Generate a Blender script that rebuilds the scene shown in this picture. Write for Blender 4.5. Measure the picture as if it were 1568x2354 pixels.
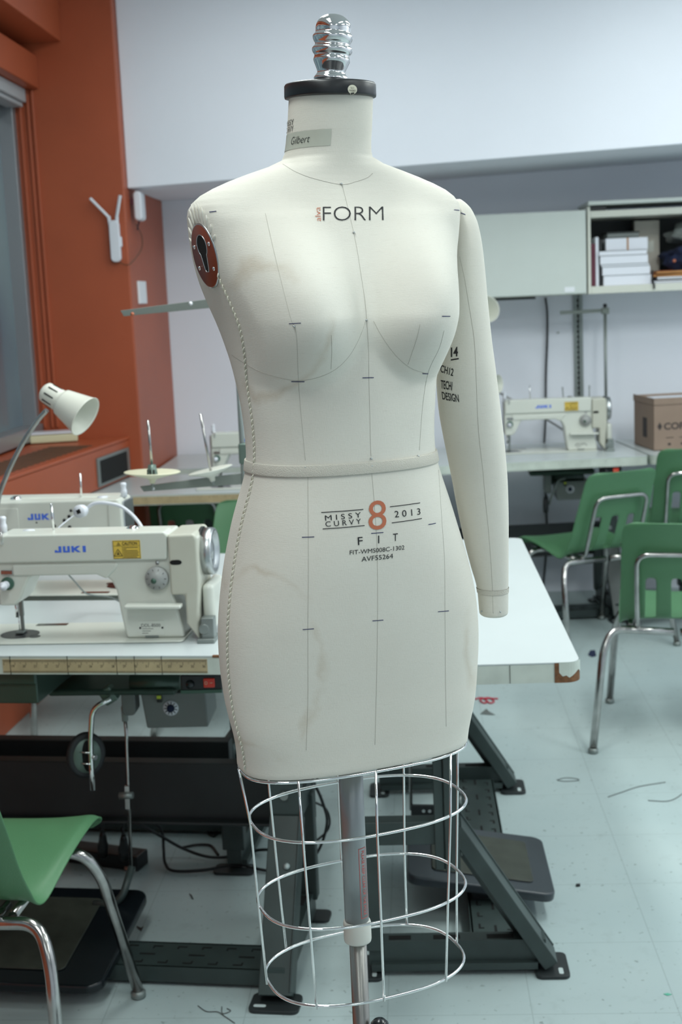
import bpy, bmesh, math, random
from math import sin, cos, pi, radians, atan, sqrt
from mathutils import Vector, Matrix, Euler
from mathutils.bvhtree import BVHTree
random.seed(7)
D = bpy.data
SC = bpy.context.scene
COL = SC.collection
for o in list(D.objects): D.objects.remove(o)

# ------------------------------------------------------------------ camera
IW, IH, FPX = 1568., 2354., 3000.
CAM_H = 1.5
YAW, PITCH, ROLL = radians(3.4), atan(487/3000), 0.043
RM = Matrix.Rotation(YAW, 3, 'Z') @ Matrix.Rotation(pi/2-PITCH, 3, 'X') @ Matrix.Rotation(-ROLL, 3, 'Z')
CP = Vector((0, 0, CAM_H))
cd = D.cameras.new('camera'); cam = D.objects.new('camera', cd); COL.objects.link(cam)
cam.matrix_world = Matrix.Translation(CP) @ RM.to_4x4()
cd.sensor_fit = 'VERTICAL'; cd.sensor_height = 36.0; cd.lens = FPX/IH*36.0
cd.clip_start = .05; cd.clip_end = 60
cd.dof.use_dof = True; cd.dof.focus_distance = 1.62; cd.dof.aperture_fstop = 9.0
SC.camera = cam
def ray(px, py): return RM @ Vector(((px-IW/2)/FPX, -(py-IH/2)/FPX, -1.))
def _on(ax, v, px, py):
    d = ray(px, py); return CP + d*((v-CP[ax])/d[ax])
def oz(px, py, z=0.): return _on(2, z, px, py)      # where a measured direction meets a level of height z
def oy(px, py, y): return _on(1, y, px, py)         # ... or the upright plane at distance y

# ------------------------------------------------------------------ world, lights, exposure
w = D.worlds.new('world'); SC.world = w; w.use_nodes = True
w.node_tree.nodes['Background'].inputs[0].default_value = (.62, .72, .78, 1)
w.node_tree.nodes['Background'].inputs[1].default_value = .2
SC.view_settings.view_transform = 'Standard'; SC.view_settings.look = 'None'
SC.view_settings.gamma = 1; SC.view_settings.use_curve_mapping = False
SC.view_settings.exposure = 0.05
CEIL = 2.95
def area(name, loc, sx, sy, power, col=(.93, 1., .97)):
    l = D.lights.new(name, 'AREA'); l.shape = 'RECTANGLE'; l.size = sx; l.size_y = sy; l.energy = power; l.color = col
    o = D.objects.new(name, l); COL.objects.link(o); o.location = loc; return o
LIGHTS = [(-.45, .9, 21), (1.3, .9, 13), (-.45, 3.0, 26), (1.3, 3.0, 27), (2.7, 3.0, 30), (2.7, .9, 14), (-.45, -1.4, 9), (1.3, -1.4, 9),
          (-.45, 4.5, 8), (1.3, 4.5, 14), (2.7, 4.5, 8)]
for x, y, p in LIGHTS:
    area('ceiling_lamp_light', (x, y, CEIL-.06), .3, 1.2, p)

# ------------------------------------------------------------------ materials
M = {}
def mat(name, col, rough=.5, metal=0., var=0., vs=8., bump=0., bs=60., col2=None, spec=None, coat=0.):
    m = D.materials.new(name); m.use_nodes = True; nt = m.node_tree; N = nt.nodes; L = nt.links
    b = N['Principled BSDF']; b.inputs['Roughness'].default_value = rough; b.inputs['Metallic'].default_value = metal
    if spec is not None: b.inputs['Specular IOR Level'].default_value = spec
    if coat: b.inputs['Coat Weight'].default_value = coat
    b.inputs['Base Color'].default_value = (*col, 1)
    tc = N.new('ShaderNodeTexCoord')
    if var > 0 or col2:
        no = N.new('ShaderNodeTexNoise'); no.inputs['Scale'].default_value = vs; no.inputs['Detail'].default_value = 5
        L.new(tc.outputs['Object'], no.inputs['Vector'])
        mx = N.new('ShaderNodeMix'); mx.data_type = 'RGBA'
        c2 = col2 or tuple(c*(1-var) for c in col)
        mx.inputs[6].default_value = (*col, 1); mx.inputs[7].default_value = (*c2, 1)
        r = N.new('ShaderNodeMapRange'); r.inputs[1].default_value = .28; r.inputs[2].default_value = .68
        L.new(no.outputs['Fac'], r.inputs[0]); L.new(r.outputs[0], mx.inputs[0]); L.new(mx.outputs[2], b.inputs['Base Color'])
    if bump > 0:
        no = N.new('ShaderNodeTexNoise'); no.inputs['Scale'].default_value = bs; no.inputs['Detail'].default_value = 3
        L.new(tc.outputs['Object'], no.inputs['Vector'])
        bp = N.new('ShaderNodeBump'); bp.inputs['Strength'].default_value = bump; bp.inputs['Distance'].default_value = .002
        L.new(no.outputs['Fac'], bp.inputs['Height']); L.new(bp.outputs[0], b.inputs['Normal'])
    M[name] = m; return m
mat('white_wall', (.82, .85, .93), .7, var=.04, vs=2, bump=.12, bs=120)
mat('orange_paint', (.40, .085, .032), .45, var=.12, vs=3, bump=.1, bs=40)
mat('ceiling_white', (.75, .77, .78), .8)
mat('cream_plastic', (.66, .67, .60), .35, var=.03)
mat('machine_white', (.66, .68, .62), .28, var=.05, vs=6)
mat('cover_beige', (.56, .56, .48), .3, var=.1, vs=9)
mat('laminate', (.56, .61, .62), .3, var=.04, vs=5)
mat('edge_band', (.62, .68, .62), .45, var=.22, vs=14)
mat('particle_board', (.24, .11, .05), .9, var=.5, vs=90, bump=.5)
mat('steel_green', (.040, .060, .058), .42, var=.35, vs=9)
mat('dark_steel', (.022, .028, .030), .5, var=.3, vs=7)
mat('black', (.008, .009, .011), .35)
mat('black_gloss', (.006, .009, .012), .22)
mat('rubber', (.012, .014, .016), .6)
mat('hole', (.003, .003, .003), .9)
mat('chrome', (.78, .78, .78), .06, 1.)
mat('worn_chrome', (.50, .49, .48), .16, 1., var=.35, vs=25)
mat('silver', (.50, .52, .53), .3, 1., var=.1)
mat('grey_metal', (.26, .29, .28), .4, .6, var=.1)
mat('grey_paint', (.17, .19, .185), .45, var=.1)
mat('pole_grey', (.30, .32, .33), .35, .55)
mat('pole_inner', (.33, .32, .30), .3, .9, var=.15, vs=20)
mat('collar_white', (.62, .62, .57), .4)
mat('green_shell', (.075, .20, .095), .40, var=.06, vs=12, bump=.25, bs=400)
mat('pedal_slate', (.040, .050, .060), .32, var=.2)
mat('blind_grey', (.38, .40, .42), .5)
mat('green_light', (.05, .12, .085), .4, var=.2)
mat('red_switch', (.65, .04, .02), .3)
mat('blue_logo', (.06, .16, .72), .4)
mat('yellow_label', (.72, .50, .08), .45)
mat('ink', (.012, .012, .014), .6)
mat('navy_ink', (.01, .015, .09), .6)
mat('grey_ink', (.45, .43, .38), .9)
mat('dark_thread', (.10, .11, .11), .8)
mat('terracotta', (.50, .15, .075), .5)
mat('plate_brown', (.19, .038, .016), .38, var=.12, vs=30)
mat('ruler_tan', (.52, .42, .25), .5, var=.25, vs=22)
mat('white_plastic', (.70, .72, .78), .35)
mat('white_bright', (.80, .82, .86), .4)
mat('cream_disc', (.70, .68, .50), .35)
mat('white_paper', (.80, .82, .90), .8)
mat('kraft', (.30, .215, .165), .75, var=.1)
mat('brown_cord', (.09, .055, .03), .6)
mat('manila', (.48, .22, .07), .7, var=.2)
mat('navy_cloth', (.012, .022, .07), .9, var=.5, vs=20)
mat('maroon', (.12, .02, .04), .6)
mat('tape', (.50, .51, .44), .25)
mat('twill', (.62, .59, .52), .85, bump=.6, bs=900)
mat('thread', (.70, .68, .58), .7)
mat('ivory_sticker', (.62, .60, .48), .5)
mat('green_tick', (.10, .42, .30), .7)
mat('red_thread', (.45, .03, .06), .8)
mat('grey_frame', (.30, .31, .33), .35, .5)
mat('red_print', (.55, .06, .05), .5)
mat('yellow_green', (.55, .65, .05), .5)
mat('clear_box', (.62, .60, .40), .2)

mat('floor_glint', (.5, .58, .58), .5)
mat('pad_worn', (.05, .058, .045), .55, var=.4, vs=20)
mat('plate_dark', (.07, .07, .085), .25, .8, var=.3)
mat('dial_grey', (.33, .34, .33), .4)
mat('oil_green', (.05, .085, .068), .35, .3, var=.25)
mat('grey_green', (.12, .17, .145), .4, .4)
mat('arm_grey', (.20, .225, .205), .4, .3)
mat('cabinet_cream', (.60, .65, .62), .4, var=.03)
mat('ink_faded', (.05, .04, .04), .8)
mat('hole_dark', (.02, .035, .02), .6)

def glassy():
    m = D.materials.new('window_glass'); m.use_nodes = True; b = m.node_tree.nodes['Principled BSDF']
    N = m.node_tree.nodes; L = m.node_tree.links
    b.inputs['Base Color'].default_value = (.10, .14, .18, 1); b.inputs['Roughness'].default_value = .12
    no = N.new('ShaderNodeTexNoise'); no.inputs['Scale'].default_value = 1.6; no.inputs['Detail'].default_value = 1
    tc = N.new('ShaderNodeTexCoord'); L.new(tc.outputs['Object'], no.inputs['Vector'])
    cr = N.new('ShaderNodeValToRGB'); cr.color_ramp.elements[0].position = .35; cr.color_ramp.elements[1].position = .7
    cr.color_ramp.elements[0].color = (.10, .13, .17, 1); cr.color_ramp.elements[1].color = (.22, .30, .31, 1)  # paler noise patches paint reflections into the glass colour
    L.new(no.outputs['Fac'], cr.inputs[0]); L.new(cr.outputs[0], b.inputs['Base Color'])
    M['window_glass'] = m
glassy()

class NB:                                                     # tiny node builder
    def __init__(s, name):
        s.m = D.materials.new(name); s.m.use_nodes = True; s.N = s.m.node_tree.nodes; s.L = s.m.node_tree.links
        s.b = s.N['Principled BSDF']; s.tc = s.N.new('ShaderNodeTexCoord'); M[name] = s.m
    def put(s, k, v, i):
        if isinstance(v, (int, float)): k.inputs[i].default_value = v
        elif isinstance(v, tuple): k.inputs[i].default_value = v
        else: s.L.new(v, k.inputs[i])
    def math(s, op, a, b=0., c=0.):
        k = s.N.new('ShaderNodeMath'); k.operation = op
        for i, v in enumerate((a, b, c)): s.put(k, v, i)
        return k.outputs[0]
    def noise(s, scale, detail=4, vec=None, rough=.5):
        k = s.N.new('ShaderNodeTexNoise'); k.inputs['Scale'].default_value = scale; k.inputs['Detail'].default_value = detail
        k.inputs['Roughness'].default_value = rough
        s.L.new(vec or s.tc.outputs['Object'], k.inputs['Vector']); return k.outputs['Fac']
    def mapv(s, sc):
        k = s.N.new('ShaderNodeMapping'); k.inputs['Scale'].default_value = sc
        s.L.new(s.tc.outputs['Object'], k.inputs['Vector']); return k.outputs[0]
    def rng(s, v, a, b, c=0., d=1.):
        k = s.N.new('ShaderNodeMapRange'); s.put(k, v, 0)
        for i, q in enumerate((a, b, c, d)): k.inputs[i+1].default_value = q
        return k.outputs[0]
    def mix(s, f, a, b):
        k = s.N.new('ShaderNodeMix'); k.data_type = 'RGBA'; s.put(k, f, 0); s.put(k, a, 6); s.put(k, b, 7); return k.outputs[2]
    def xyz(s):
        k = s.N.new('ShaderNodeSeparateXYZ'); s.L.new(s.tc.outputs['Object'], k.inputs[0]); return k.outputs
    def bump(s, h, st, dist=.001):
        k = s.N.new('ShaderNodeBump'); k.inputs['Strength'].default_value = st; k.inputs['Distance'].default_value = dist
        s.L.new(h, k.inputs['Height']); s.L.new(k.outputs[0], s.b.inputs['Normal'])

def floor_material():
    n = NB('vinyl_tile'); X, Y, Z = n.xyz()
    c = n.mix(n.rng(n.noise(1.3, 6), .35, .7), (.38, .47, .48, 1), (.47, .555, .555, 1))
    c = n.mix(n.math('MULTIPLY', n.rng(n.noise(14, 8, rough=.7), .56, .70), .35), c, (.30, .36, .36, 1))
    c = n.mix(n.math('MULTIPLY', n.rng(n.noise(60, 3), .66, .72), .6), c, (.12, .14, .14, 1))
    streak = n.noise(1, 6, n.mapv((55, 4, 1)), .7)
    c = n.mix(n.math('MULTIPLY', n.rng(streak, .66, .74), .35), c, (.2, .22, .22, 1))
    def line(v, o):
        f = n.math('FRACT', n.math('DIVIDE', n.math('SUBTRACT', v, o-.1525+30.5), .305))
        return n.math('LESS_THAN', n.math('ABSOLUTE', n.math('SUBTRACT', f, .5)), .004)
    l = n.math('MAXIMUM', line(X, .511), line(Y, 2.861))
    c = n.mix(n.math('MULTIPLY', l, .33), c, (.16, .19, .2, 1))
    n.L.new(c, n.b.inputs['Base Color']); n.b.inputs['Roughness'].default_value = .42
    n.bump(n.noise(20, 3), .08)
floor_material()

def linen_material():
    n = NB('linen'); X, Y, Z = n.xyz()
    base = n.mix(n.rng(n.noise(5, 5), .35, .7), (.74, .72, .65, 1), (.70, .67, .60, 1))
    slub = n.noise(1, 3, n.mapv((60, 60, 900)), .6)
    slub2 = n.noise(1, 3, n.mapv((1100, 1100, 50)), .6)
    c = n.mix(n.math('MULTIPLY', n.rng(slub, .60, .74), .22), base, (.50, .46, .40, 1))
    c = n.mix(n.math('MULTIPLY', n.rng(slub2, .62, .75), .15), c, (.50, .47, .42, 1))
    # tide marks of old water stains: thin wandering rings
    def stain(cx, cz, rx, rz, wid, amt, side, c, xmin=-9, xmax=9):
        dx = n.math('DIVIDE', n.math('SUBTRACT', X, cx), rx); dz = n.math('DIVIDE', n.math('SUBTRACT', Z, cz), rz)
        r = n.math('SQRT', n.math('ADD', n.math('MULTIPLY', dx, dx), n.math('MULTIPLY', dz, dz)))
        r = n.math('ADD', r, n.math('MULTIPLY', n.math('SUBTRACT', n.noise(16, 6), .5), .9))
        d = n.math('ABSOLUTE', n.math('SUBTRACT', r, 1.))
        k = n.math('MULTIPLY', n.rng(d, 0, wid, 1, 0), n.rng(n.noise(11, 3), .36, .58))
        k = n.math('MULTIPLY', k, n.math('LESS_THAN', Y, .03))
        return n.mix(n.math('MULTIPLY', k, amt), c, (.40, .29, .17, 1))
    c = stain(-.135, 1.06, .062, .115, .10, .34, 1, c)
    c = stain(-.115, 1.47, .05, .075, .16, .32, 1, c)
    c = stain(.165, 1.05, .03, .06, .3, .22, 1, c)
    n.L.new(c, n.b.inputs['Base Color']); n.b.inputs['Roughness'].default_value = .85
    n.b.inputs['Specular IOR Level'].default_value = .2
    h = n.math('ADD', n.noise(1, 2, n.mapv((150, 150, 1500))), n.noise(1, 2, n.mapv((1500, 1500, 150))))
    n.bump(h, .35, .0006)
linen_material()

# ------------------------------------------------------------------ mesh helpers
class MB:
    def __init__(s): s.v = []; s.f = []; s.mi = []; s.c = 0; s.smooth = []
    def add(s, vs, fs, smooth=False):
        b = len(s.v); s.v += [Vector(v) for v in vs]
        for f in fs: s.f.append([i+b for i in f]); s.mi.append(s.c); s.smooth.append(smooth)
        return s
    def m(s, i): s.c = i; return s
    def box(s, a, b, mtx=None):
        x0, y0, z0 = a; x1, y1, z1 = b
        vs = [Vector(p) for p in ((x0,y0,z0),(x1,y0,z0),(x1,y1,z0),(x0,y1,z0),(x0,y0,z1),(x1,y0,z1),(x1,y1,z1),(x0,y1,z1))]
        if mtx is not None: vs = [mtx @ v for v in vs]
        return s.add(vs, [(0,3,2,1),(4,5,6,7),(0,1,5,4),(1,2,6,5),(2,3,7,6),(3,0,4,7)])
    def bar(s, p, q, wx, wy, up=(0, 0, 1)):                   # rectangular bar from p to q
        p, q = Vector(p), Vector(q); d = (q-p).normalized(); u = Vector(up)
        sx = d.cross(u)
        if sx.length < 1e-5: sx = d.cross(Vector((0, 1, 0)))
        sx.normalize(); sy = sx.cross(d).normalized()
        vs = [c + sx*(i*wx/2) + sy*(j*wy/2) for c in (p, q) for i, j in ((-1,-1),(1,-1),(1,1),(-1,1))]
        return s.add(vs, [(3,2,1,0),(4,5,6,7),(0,1,5,4),(1,2,6,5),(2,3,7,6),(3,0,4,7)])
    def tube(s, pts, r, n=12, closed=False, cap=True, flat=1.):
        pts = [Vector(p) for p in pts]; K = len(pts); rr = r if isinstance(r, (list, tuple)) else [r]*K
        tang = []
        for i in range(K):
            a = pts[(i-1) % K] if (closed or i > 0) else pts[0]; b = pts[(i+1) % K] if (closed or i < K-1) else pts[-1]
            tang.append((b-a).normalized())
        u = tang[0].cross(Vector((0, 0, 1)))
        if u.length < 1e-3: u = tang[0].cross(Vector((0, 1, 0)))
        u.normalize(); vs = []
        for i in range(K):
            t = tang[i]; u = (u - t*u.dot(t))
            if u.length < 1e-6: u = t.orthogonal()
            u.normalize(); w_ = t.cross(u)
            for k in range(n):
                a = 2*pi*k/n; vs.append(pts[i] + (u*cos(a) + w_*sin(a)*flat)*rr[i])
        fs = []
        for i in range(K if closed else K-1):
            j = (i+1) % K
            for k in range(n): fs.append((i*n+k, i*n+(k+1) % n, j*n+(k+1) % n, j*n+k))
        s.add(vs, fs, True)
        if cap and not closed:
            b = len(s.v)-K*n
            s.f.append([b+k for k in reversed(range(n))]); s.mi.append(s.c); s.smooth.append(False)
            s.f.append([b+(K-1)*n+k for k in range(n)]); s.mi.append(s.c); s.smooth.append(False)
        return s
    def cyl(s, p, q, r, r2=None, n=24): return s.tube([p, q], [r, r if r2 is None else r2], n)
    def lathe(s, prof, mtx=Matrix(), n=32, sy=1.):            # prof: (radius, height)
        vs = []; K = len(prof)
        for r, h in prof:
            for k in range(n): a = 2*pi*k/n; vs.append(mtx @ Vector((r*cos(a), r*sin(a)*sy, h)))
        fs = [(i*n+k, i*n+(k+1) % n, (i+1)*n+(k+1) % n, (i+1)*n+k) for i in range(K-1) for k in range(n)]
        s.add(vs, fs, True); b = len(s.v)-K*n
        if prof[0][0] > 1e-5: s.f.append([b+k for k in reversed(range(n))]); s.mi.append(s.c); s.smooth.append(False)
        if prof[-1][0] > 1e-5: s.f.append([b+(K-1)*n+k for k in range(n)]); s.mi.append(s.c); s.smooth.append(False)
        return s
    def prism(s, poly, y0, y1, mtx=None):                     # polygon in x,z pushed from y0 to y1
        n = len(poly); vs = [Vector((x, y0, z)) for x, z in poly] + [Vector((x, y1, z)) for x, z in poly]
        if mtx is not None: vs = [mtx @ v for v in vs]
        fs = [tuple(range(n)), tuple(reversed(range(n, 2*n)))] + [((i+1) % n, i, n+i, n+(i+1) % n) for i in range(n)]
        return s.add(vs, fs)
    def slab(s, poly, z0, z1, mtx=None):                      # polygon in x,y pushed from z0 to z1
        n = len(poly); vs = [Vector((x, y, z0)) for x, y in poly] + [Vector((x, y, z1)) for x, y in poly]
        if mtx is not None: vs = [mtx @ v for v in vs]
        fs = [tuple(reversed(range(n))), tuple(range(n, 2*n))] + [(i, (i+1) % n, n+(i+1) % n, n+i) for i in range(n)]
        return s.add(vs, fs)
    def loft(s, rings, closed=True, caps=True):
        n = len(rings[0]); vs = [p for r in rings for p in r]
        fs = [(i*n+k, i*n+(k+1) % n, (i+1)*n+(k+1) % n, (i+1)*n+k) for i in range(len(rings)-1) for k in range(n if closed else n-1)]
        s.add(vs, fs, True); b = len(s.v)-len(vs)
        if caps:
            s.f.append([b+k for k in reversed(range(n))]); s.mi.append(s.c); s.smooth.append(False)
            s.f.append([len(s.v)-n+k for k in range(n)]); s.mi.append(s.c); s.smooth.append(False)
        return s
    def build(s, name, mats, parent=None, bevel=0., seg=2, label=None, fixn=True, sub=0):
        me = D.meshes.new(name); me.from_pydata(s.v, [], s.f)
        for k in (mats if isinstance(mats, (list, tuple)) else [mats]): me.materials.append(M[k])
        me.polygons.foreach_set('material_index', s.mi); me.polygons.foreach_set('use_smooth', s.smooth)
        if fixn:
            bm = bmesh.new(); bm.from_mesh(me); bmesh.ops.recalc_face_normals(bm, faces=bm.faces); bm.to_mesh(me); bm.free()
        me.update()
        o = D.objects.new(name, me); COL.objects.link(o)
        if parent: o.parent = parent
        if bevel:
            b = o.modifiers.new('bevel', 'BEVEL'); b.width = bevel; b.segments = seg; b.limit_method = 'ANGLE'; b.angle_limit = radians(35)
            b.harden_normals = False
            me.polygons.foreach_set('use_smooth', [True]*len(me.polygons)); 
            e = o.modifiers.new('wn', 'WEIGHTED_NORMAL'); e.keep_sharp = True
        if sub:
            b = o.modifiers.new('sub', 'SUBSURF'); b.levels = sub; b.render_levels = sub
        if label: o['label'] = label
        return o
def empty(name, loc=(0, 0, 0), rz=0.):
    o = D.objects.new(name, None); COL.objects.link(o); o.location = loc; o.rotation_euler = (0, 0, rz); o.empty_display_size = .05; return o
def tag(o, label, cat, group=None):
    o['label'] = label; o['category'] = cat
    if group: o['group'] = group
    return o
def structure(o): o['kind'] = 'structure'; return o
def copy_tree(o, parent=None):
    c = o.copy(); COL.objects.link(c)
    if parent: c.parent = parent; c.matrix_parent_inverse = o.matrix_parent_inverse.copy()
    for ch in list(o.children): copy_tree(ch, c)
    return c
def wm(o):                                                    # world matrix without a depsgraph update
    return (wm(o.parent) @ o.matrix_basis) if o.parent else o.matrix_basis
def rrect(x0, y0, x1, y1, r, n=5):
    out = []
    for cx, cy, a0 in ((x1-r, y1-r, 0), (x0+r, y1-r, 90), (x0+r, y0+r, 180), (x1-r, y0+r, 270)):
        for i in range(n+1): a = radians(a0+90*i/n); out.append((cx+r*cos(a), cy+r*sin(a)))
    return out
def arc(pts, r=.03, n=6):                                     # polyline with rounded corners
    pts = [Vector(p) for p in pts]; out = [pts[0]]
    for i in range(1, len(pts)-1):
        a, b, c = pts[i-1], pts[i], pts[i+1]; u = (a-b); v = (c-b)
        k = min(r, u.length*.49, v.length*.49); p0 = b+u.normalized()*k; p1 = b+v.normalized()*k
        for j in range(n+1): t = j/n; out.append(p0*(1-t)**2+b*2*t*(1-t)+p1*t*t)
    out.append(pts[-1]); return out
def catmull(pts, n=8):
    pts = [Vector(p) for p in pts]; P = [pts[0]*2-pts[1]]+pts+[pts[-1]*2-pts[-2]]; out = []
    for i in range(1, len(P)-2):
        a, b, c, d = P[i-1:i+3]
        for j in range(n):
            t = j/n; out.append(.5*((2*b)+(c-a)*t+(2*a-5*b+4*c-d)*t*t+(3*b-a-3*c+d)*t**3))
    out.append(pts[-1]); return out

def text_polys(s, offset=0., shear=0., space=1.):             # flat mesh of a string, boxed to the unit square
    cu = D.curves.new('t', 'FONT'); cu.body = s; cu.size = 1; cu.offset = offset; cu.shear = shear; cu.space_character = space
    cu.resolution_u = 4; cu.fill_mode = 'FRONT'
    o = D.objects.new('t', cu); COL.objects.link(o); dg = bpy.context.evaluated_depsgraph_get(); dg.update()
    me = D.meshes.new_from_object(o.evaluated_get(dg)); D.objects.remove(o); D.curves.remove(cu)
    v = [(p.co.x, p.co.y) for p in me.vertices]; f = [list(p.vertices) for p in me.polygons]; D.meshes.remove(me)
    x0, x1 = min(p[0] for p in v), max(p[0] for p in v); y0, y1 = min(p[1] for p in v), max(p[1] for p in v)
    return [((x-x0)/max(x1-x0, 1e-6), (y-y0)/max(y1-y0, 1e-6)) for x, y in v], f
def put_text(mb, s, o, ux, uy, fn=None, **k):                 # o origin, ux full-width vector, uy full-height vector
    v, f = text_polys(s, **k); o, ux, uy = Vector(o), Vector(ux), Vector(uy)
    vs = [o+ux*a+uy*b for a, b in v]
    if fn: vs = [fn(p) for p in vs]
    mb.add(vs, f)
LOGO = [  # four block letters, unit box
    [(0, .0), (.22, .0), (.22, 1), (.13, 1), (.13, .25), (.08, .25), (.08, .38), (0, .38)],
    [(.27, 0), (.49, 0), (.49, 1), (.41, 1), (.41, .25), (.35, .25), (.35, 1), (.27, 1)],
    [(.54, 0), (.62, 0), (.62, .38), (.73, 0), (.84, 0), (.70, .52), (.83, 1), (.72, 1), (.62, .66), (.62, 1), (.54, 1)],
    [(.90, 0), (1, 0), (1, 1), (.90, 1)]]
def put_logo(mb, o, ux, uy):
    o, ux, uy = Vector(o), Vector(ux), Vector(uy)
    for p in LOGO: mb.add([o+ux*a+uy*b for a, b in p], [tuple(range(len(p)))])
# ------------------------------------------------------------------ the room
YW, YP, YPB, YB, PX = 6.5, 5.65, 6.5, 5.71, -1.20
structure(MB().box((-2.1, -2.6, -.08), (3.4, YW+.1, 0)).build('floor', 'vinyl_tile'))
structure(MB().box((-2.1, YW, 0), (3.4, YW+.12, CEIL)).build('wall_back', 'white_wall'))
structure(MB().box((-2.1, -2.6, CEIL), (3.4, YW+.1, CEIL+.08)).build('ceiling', 'ceiling_white'))
structure(MB().box((-2.0, YP, 0), (PX, YPB, CEIL)).build('wall_pier', 'orange_paint', bevel=.008))
structure(MB().box((-2.1, -2.6, 0), (-1.78, YP, .98)).box((-2.1, -2.6, 2.42), (-1.78, YP, CEIL)).build('wall_left', 'orange_paint'))
structure(MB().box((3.4, -2.6, 0), (3.5, YW+.1, CEIL)).build('wall_right', 'white_wall'))
structure(MB().box((-2.1, -2.7, 0), (3.5, -2.6, CEIL)).build('wall_front', 'white_wall'))
# deep white beam along the back wall; its underside climbs a little to the right
def zsof(x): return 2.012+.030*(x-PX)
mb = MB(); xs = (PX, 3.4)
mb.add([(x, y, z) for x in xs for y in (YB, YW) for z in (zsof(x), CEIL)], [(0, 1, 5, 4), (0, 4, 6, 2), (2, 6, 7, 3), (0, 2, 3, 1), (4, 5, 7, 6), (1, 3, 7, 5)])
structure(mb.build('trim_1', 'white_wall', bevel=.006))
# orange boxing over the window
structure(MB().box((-2.0, -2.6, 2.617), (-1.424, YP, CEIL)).build('trim_2', 'orange_paint', bevel=.006))
structure(MB().box((-1.80, -2.6, 2.432), (-1.533, YP, 2.567)).build('trim_3', 'orange_paint', bevel=.005))
for i, x in enumerate((-1.628, -1.594, -1.572)):
    structure(MB().box((x, YP-.010, 1.0), (x+.012, YP, 2.43)).build('trim_%d' % (4+i), 'orange_paint', bevel=.003))
wf = structure(MB().box((-1.80, -2.6, .96), (-1.63, YP, 1.02)).box((-1.80, -2.6, 2.38), (-1.70, YP, 2.45)).box((-1.76, YP-.05, .96), (-1.643, YP, 2.43))
               .box((-1.73, 4.75, 1.02), (-1.675, 4.81, 2.4)).box((-1.73, 2.8, 1.02), (-1.675, 2.86, 2.4)).build('window_1', 'grey_frame', bevel=.003))
structure(MB().box((-1.715, -2.6, 1.0), (-1.705, YP-.02, 2.4)).build('window_pane', 'window_glass', wf))
bl = MB().box((-1.68, -2.6, 2.375), (-1.585, YP-.03, 2.430)).box((-1.67, -2.6, 2.357), (-1.60, YP-.03, 2.374)).build('roller_blind', 'blind_grey', bevel=.004)
tag(bl, 'grey metal blind rail along the top of the window', 'blind')
# radiator enclosure under the window: orange metal with a sill on top
RO = Vector((-1.5, 4.5, 0)); rc = empty('radiator_cover', RO); tag(rc, 'orange metal radiator cover running under the window', 'radiator cover')
IRC = Matrix.Translation(-RO)
fx = lambda y: -1.25-(YP-y)*.112
MB().slab([(-1.775, -1.5), (fx(-1.5)+.35, -1.5), (fx(4.2), 4.2), (fx(YP), YP-.002), (-1.775, YP-.002)], .935, .950, IRC).build('sill', 'orange_paint', rc, bevel=.004)
MB().slab([(-1.775, 0), (fx(3.), 0), (fx(3.), 3.), (fx(YP)-.004, YP-.003), (-1.775, YP-.003)], .775, .935, IRC).build('upper_case', 'orange_paint', rc, bevel=.004)
MB().slab([(-1.775, 0), (-1.58, 0), (-1.515, 4.4), (-1.490, 4.955), (-1.775, 4.955)], 0., .775, IRC).build('front_panel', 'orange_paint', rc, bevel=.004)
mb = MB()
for k in range(26): y = 3.9+k*.055; mb.box((fx(y)-.22, y, .950), (fx(y)-.04, y+.03, .952), IRC)
g = mb.build('grille', 'brown_cord', rc)
mb = MB()
for y0, y1, z0, z1, k in ((5.22, 5.62, .786, .905, 1), (5.25, 5.58, .798, .892, 0)):
    t = .004 if k else .006
    mb.m(k).add([Vector((fx(y)+d, y, z)) - RO for y in (y0, y1) for z in (z0, z1) for d in (-.002, t)], [(0, 1, 3, 2), (4, 6, 7, 5), (0, 4, 5, 1), (2, 3, 7, 6), (1, 5, 7, 3), (0, 2, 6, 4)])
mb.build('valve_opening', ['hole', 'grey_metal'], rc)
cb_ = oz(125, 1014, .955)
cx = empty('plastic_box', (cb_.x, cb_.y, .953), .25); tag(cx, 'small clear plastic box lying on the orange window sill', 'box')
MB().box((-.10, -.05, 0), (.10, .05, .035)).build('tray', 'clear_box', cx, bevel=.006)
MB().box((-.103, -.053, .0355), (.103, .053, .044)).build('lid', 'white_plastic', cx, bevel=.004)
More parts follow.
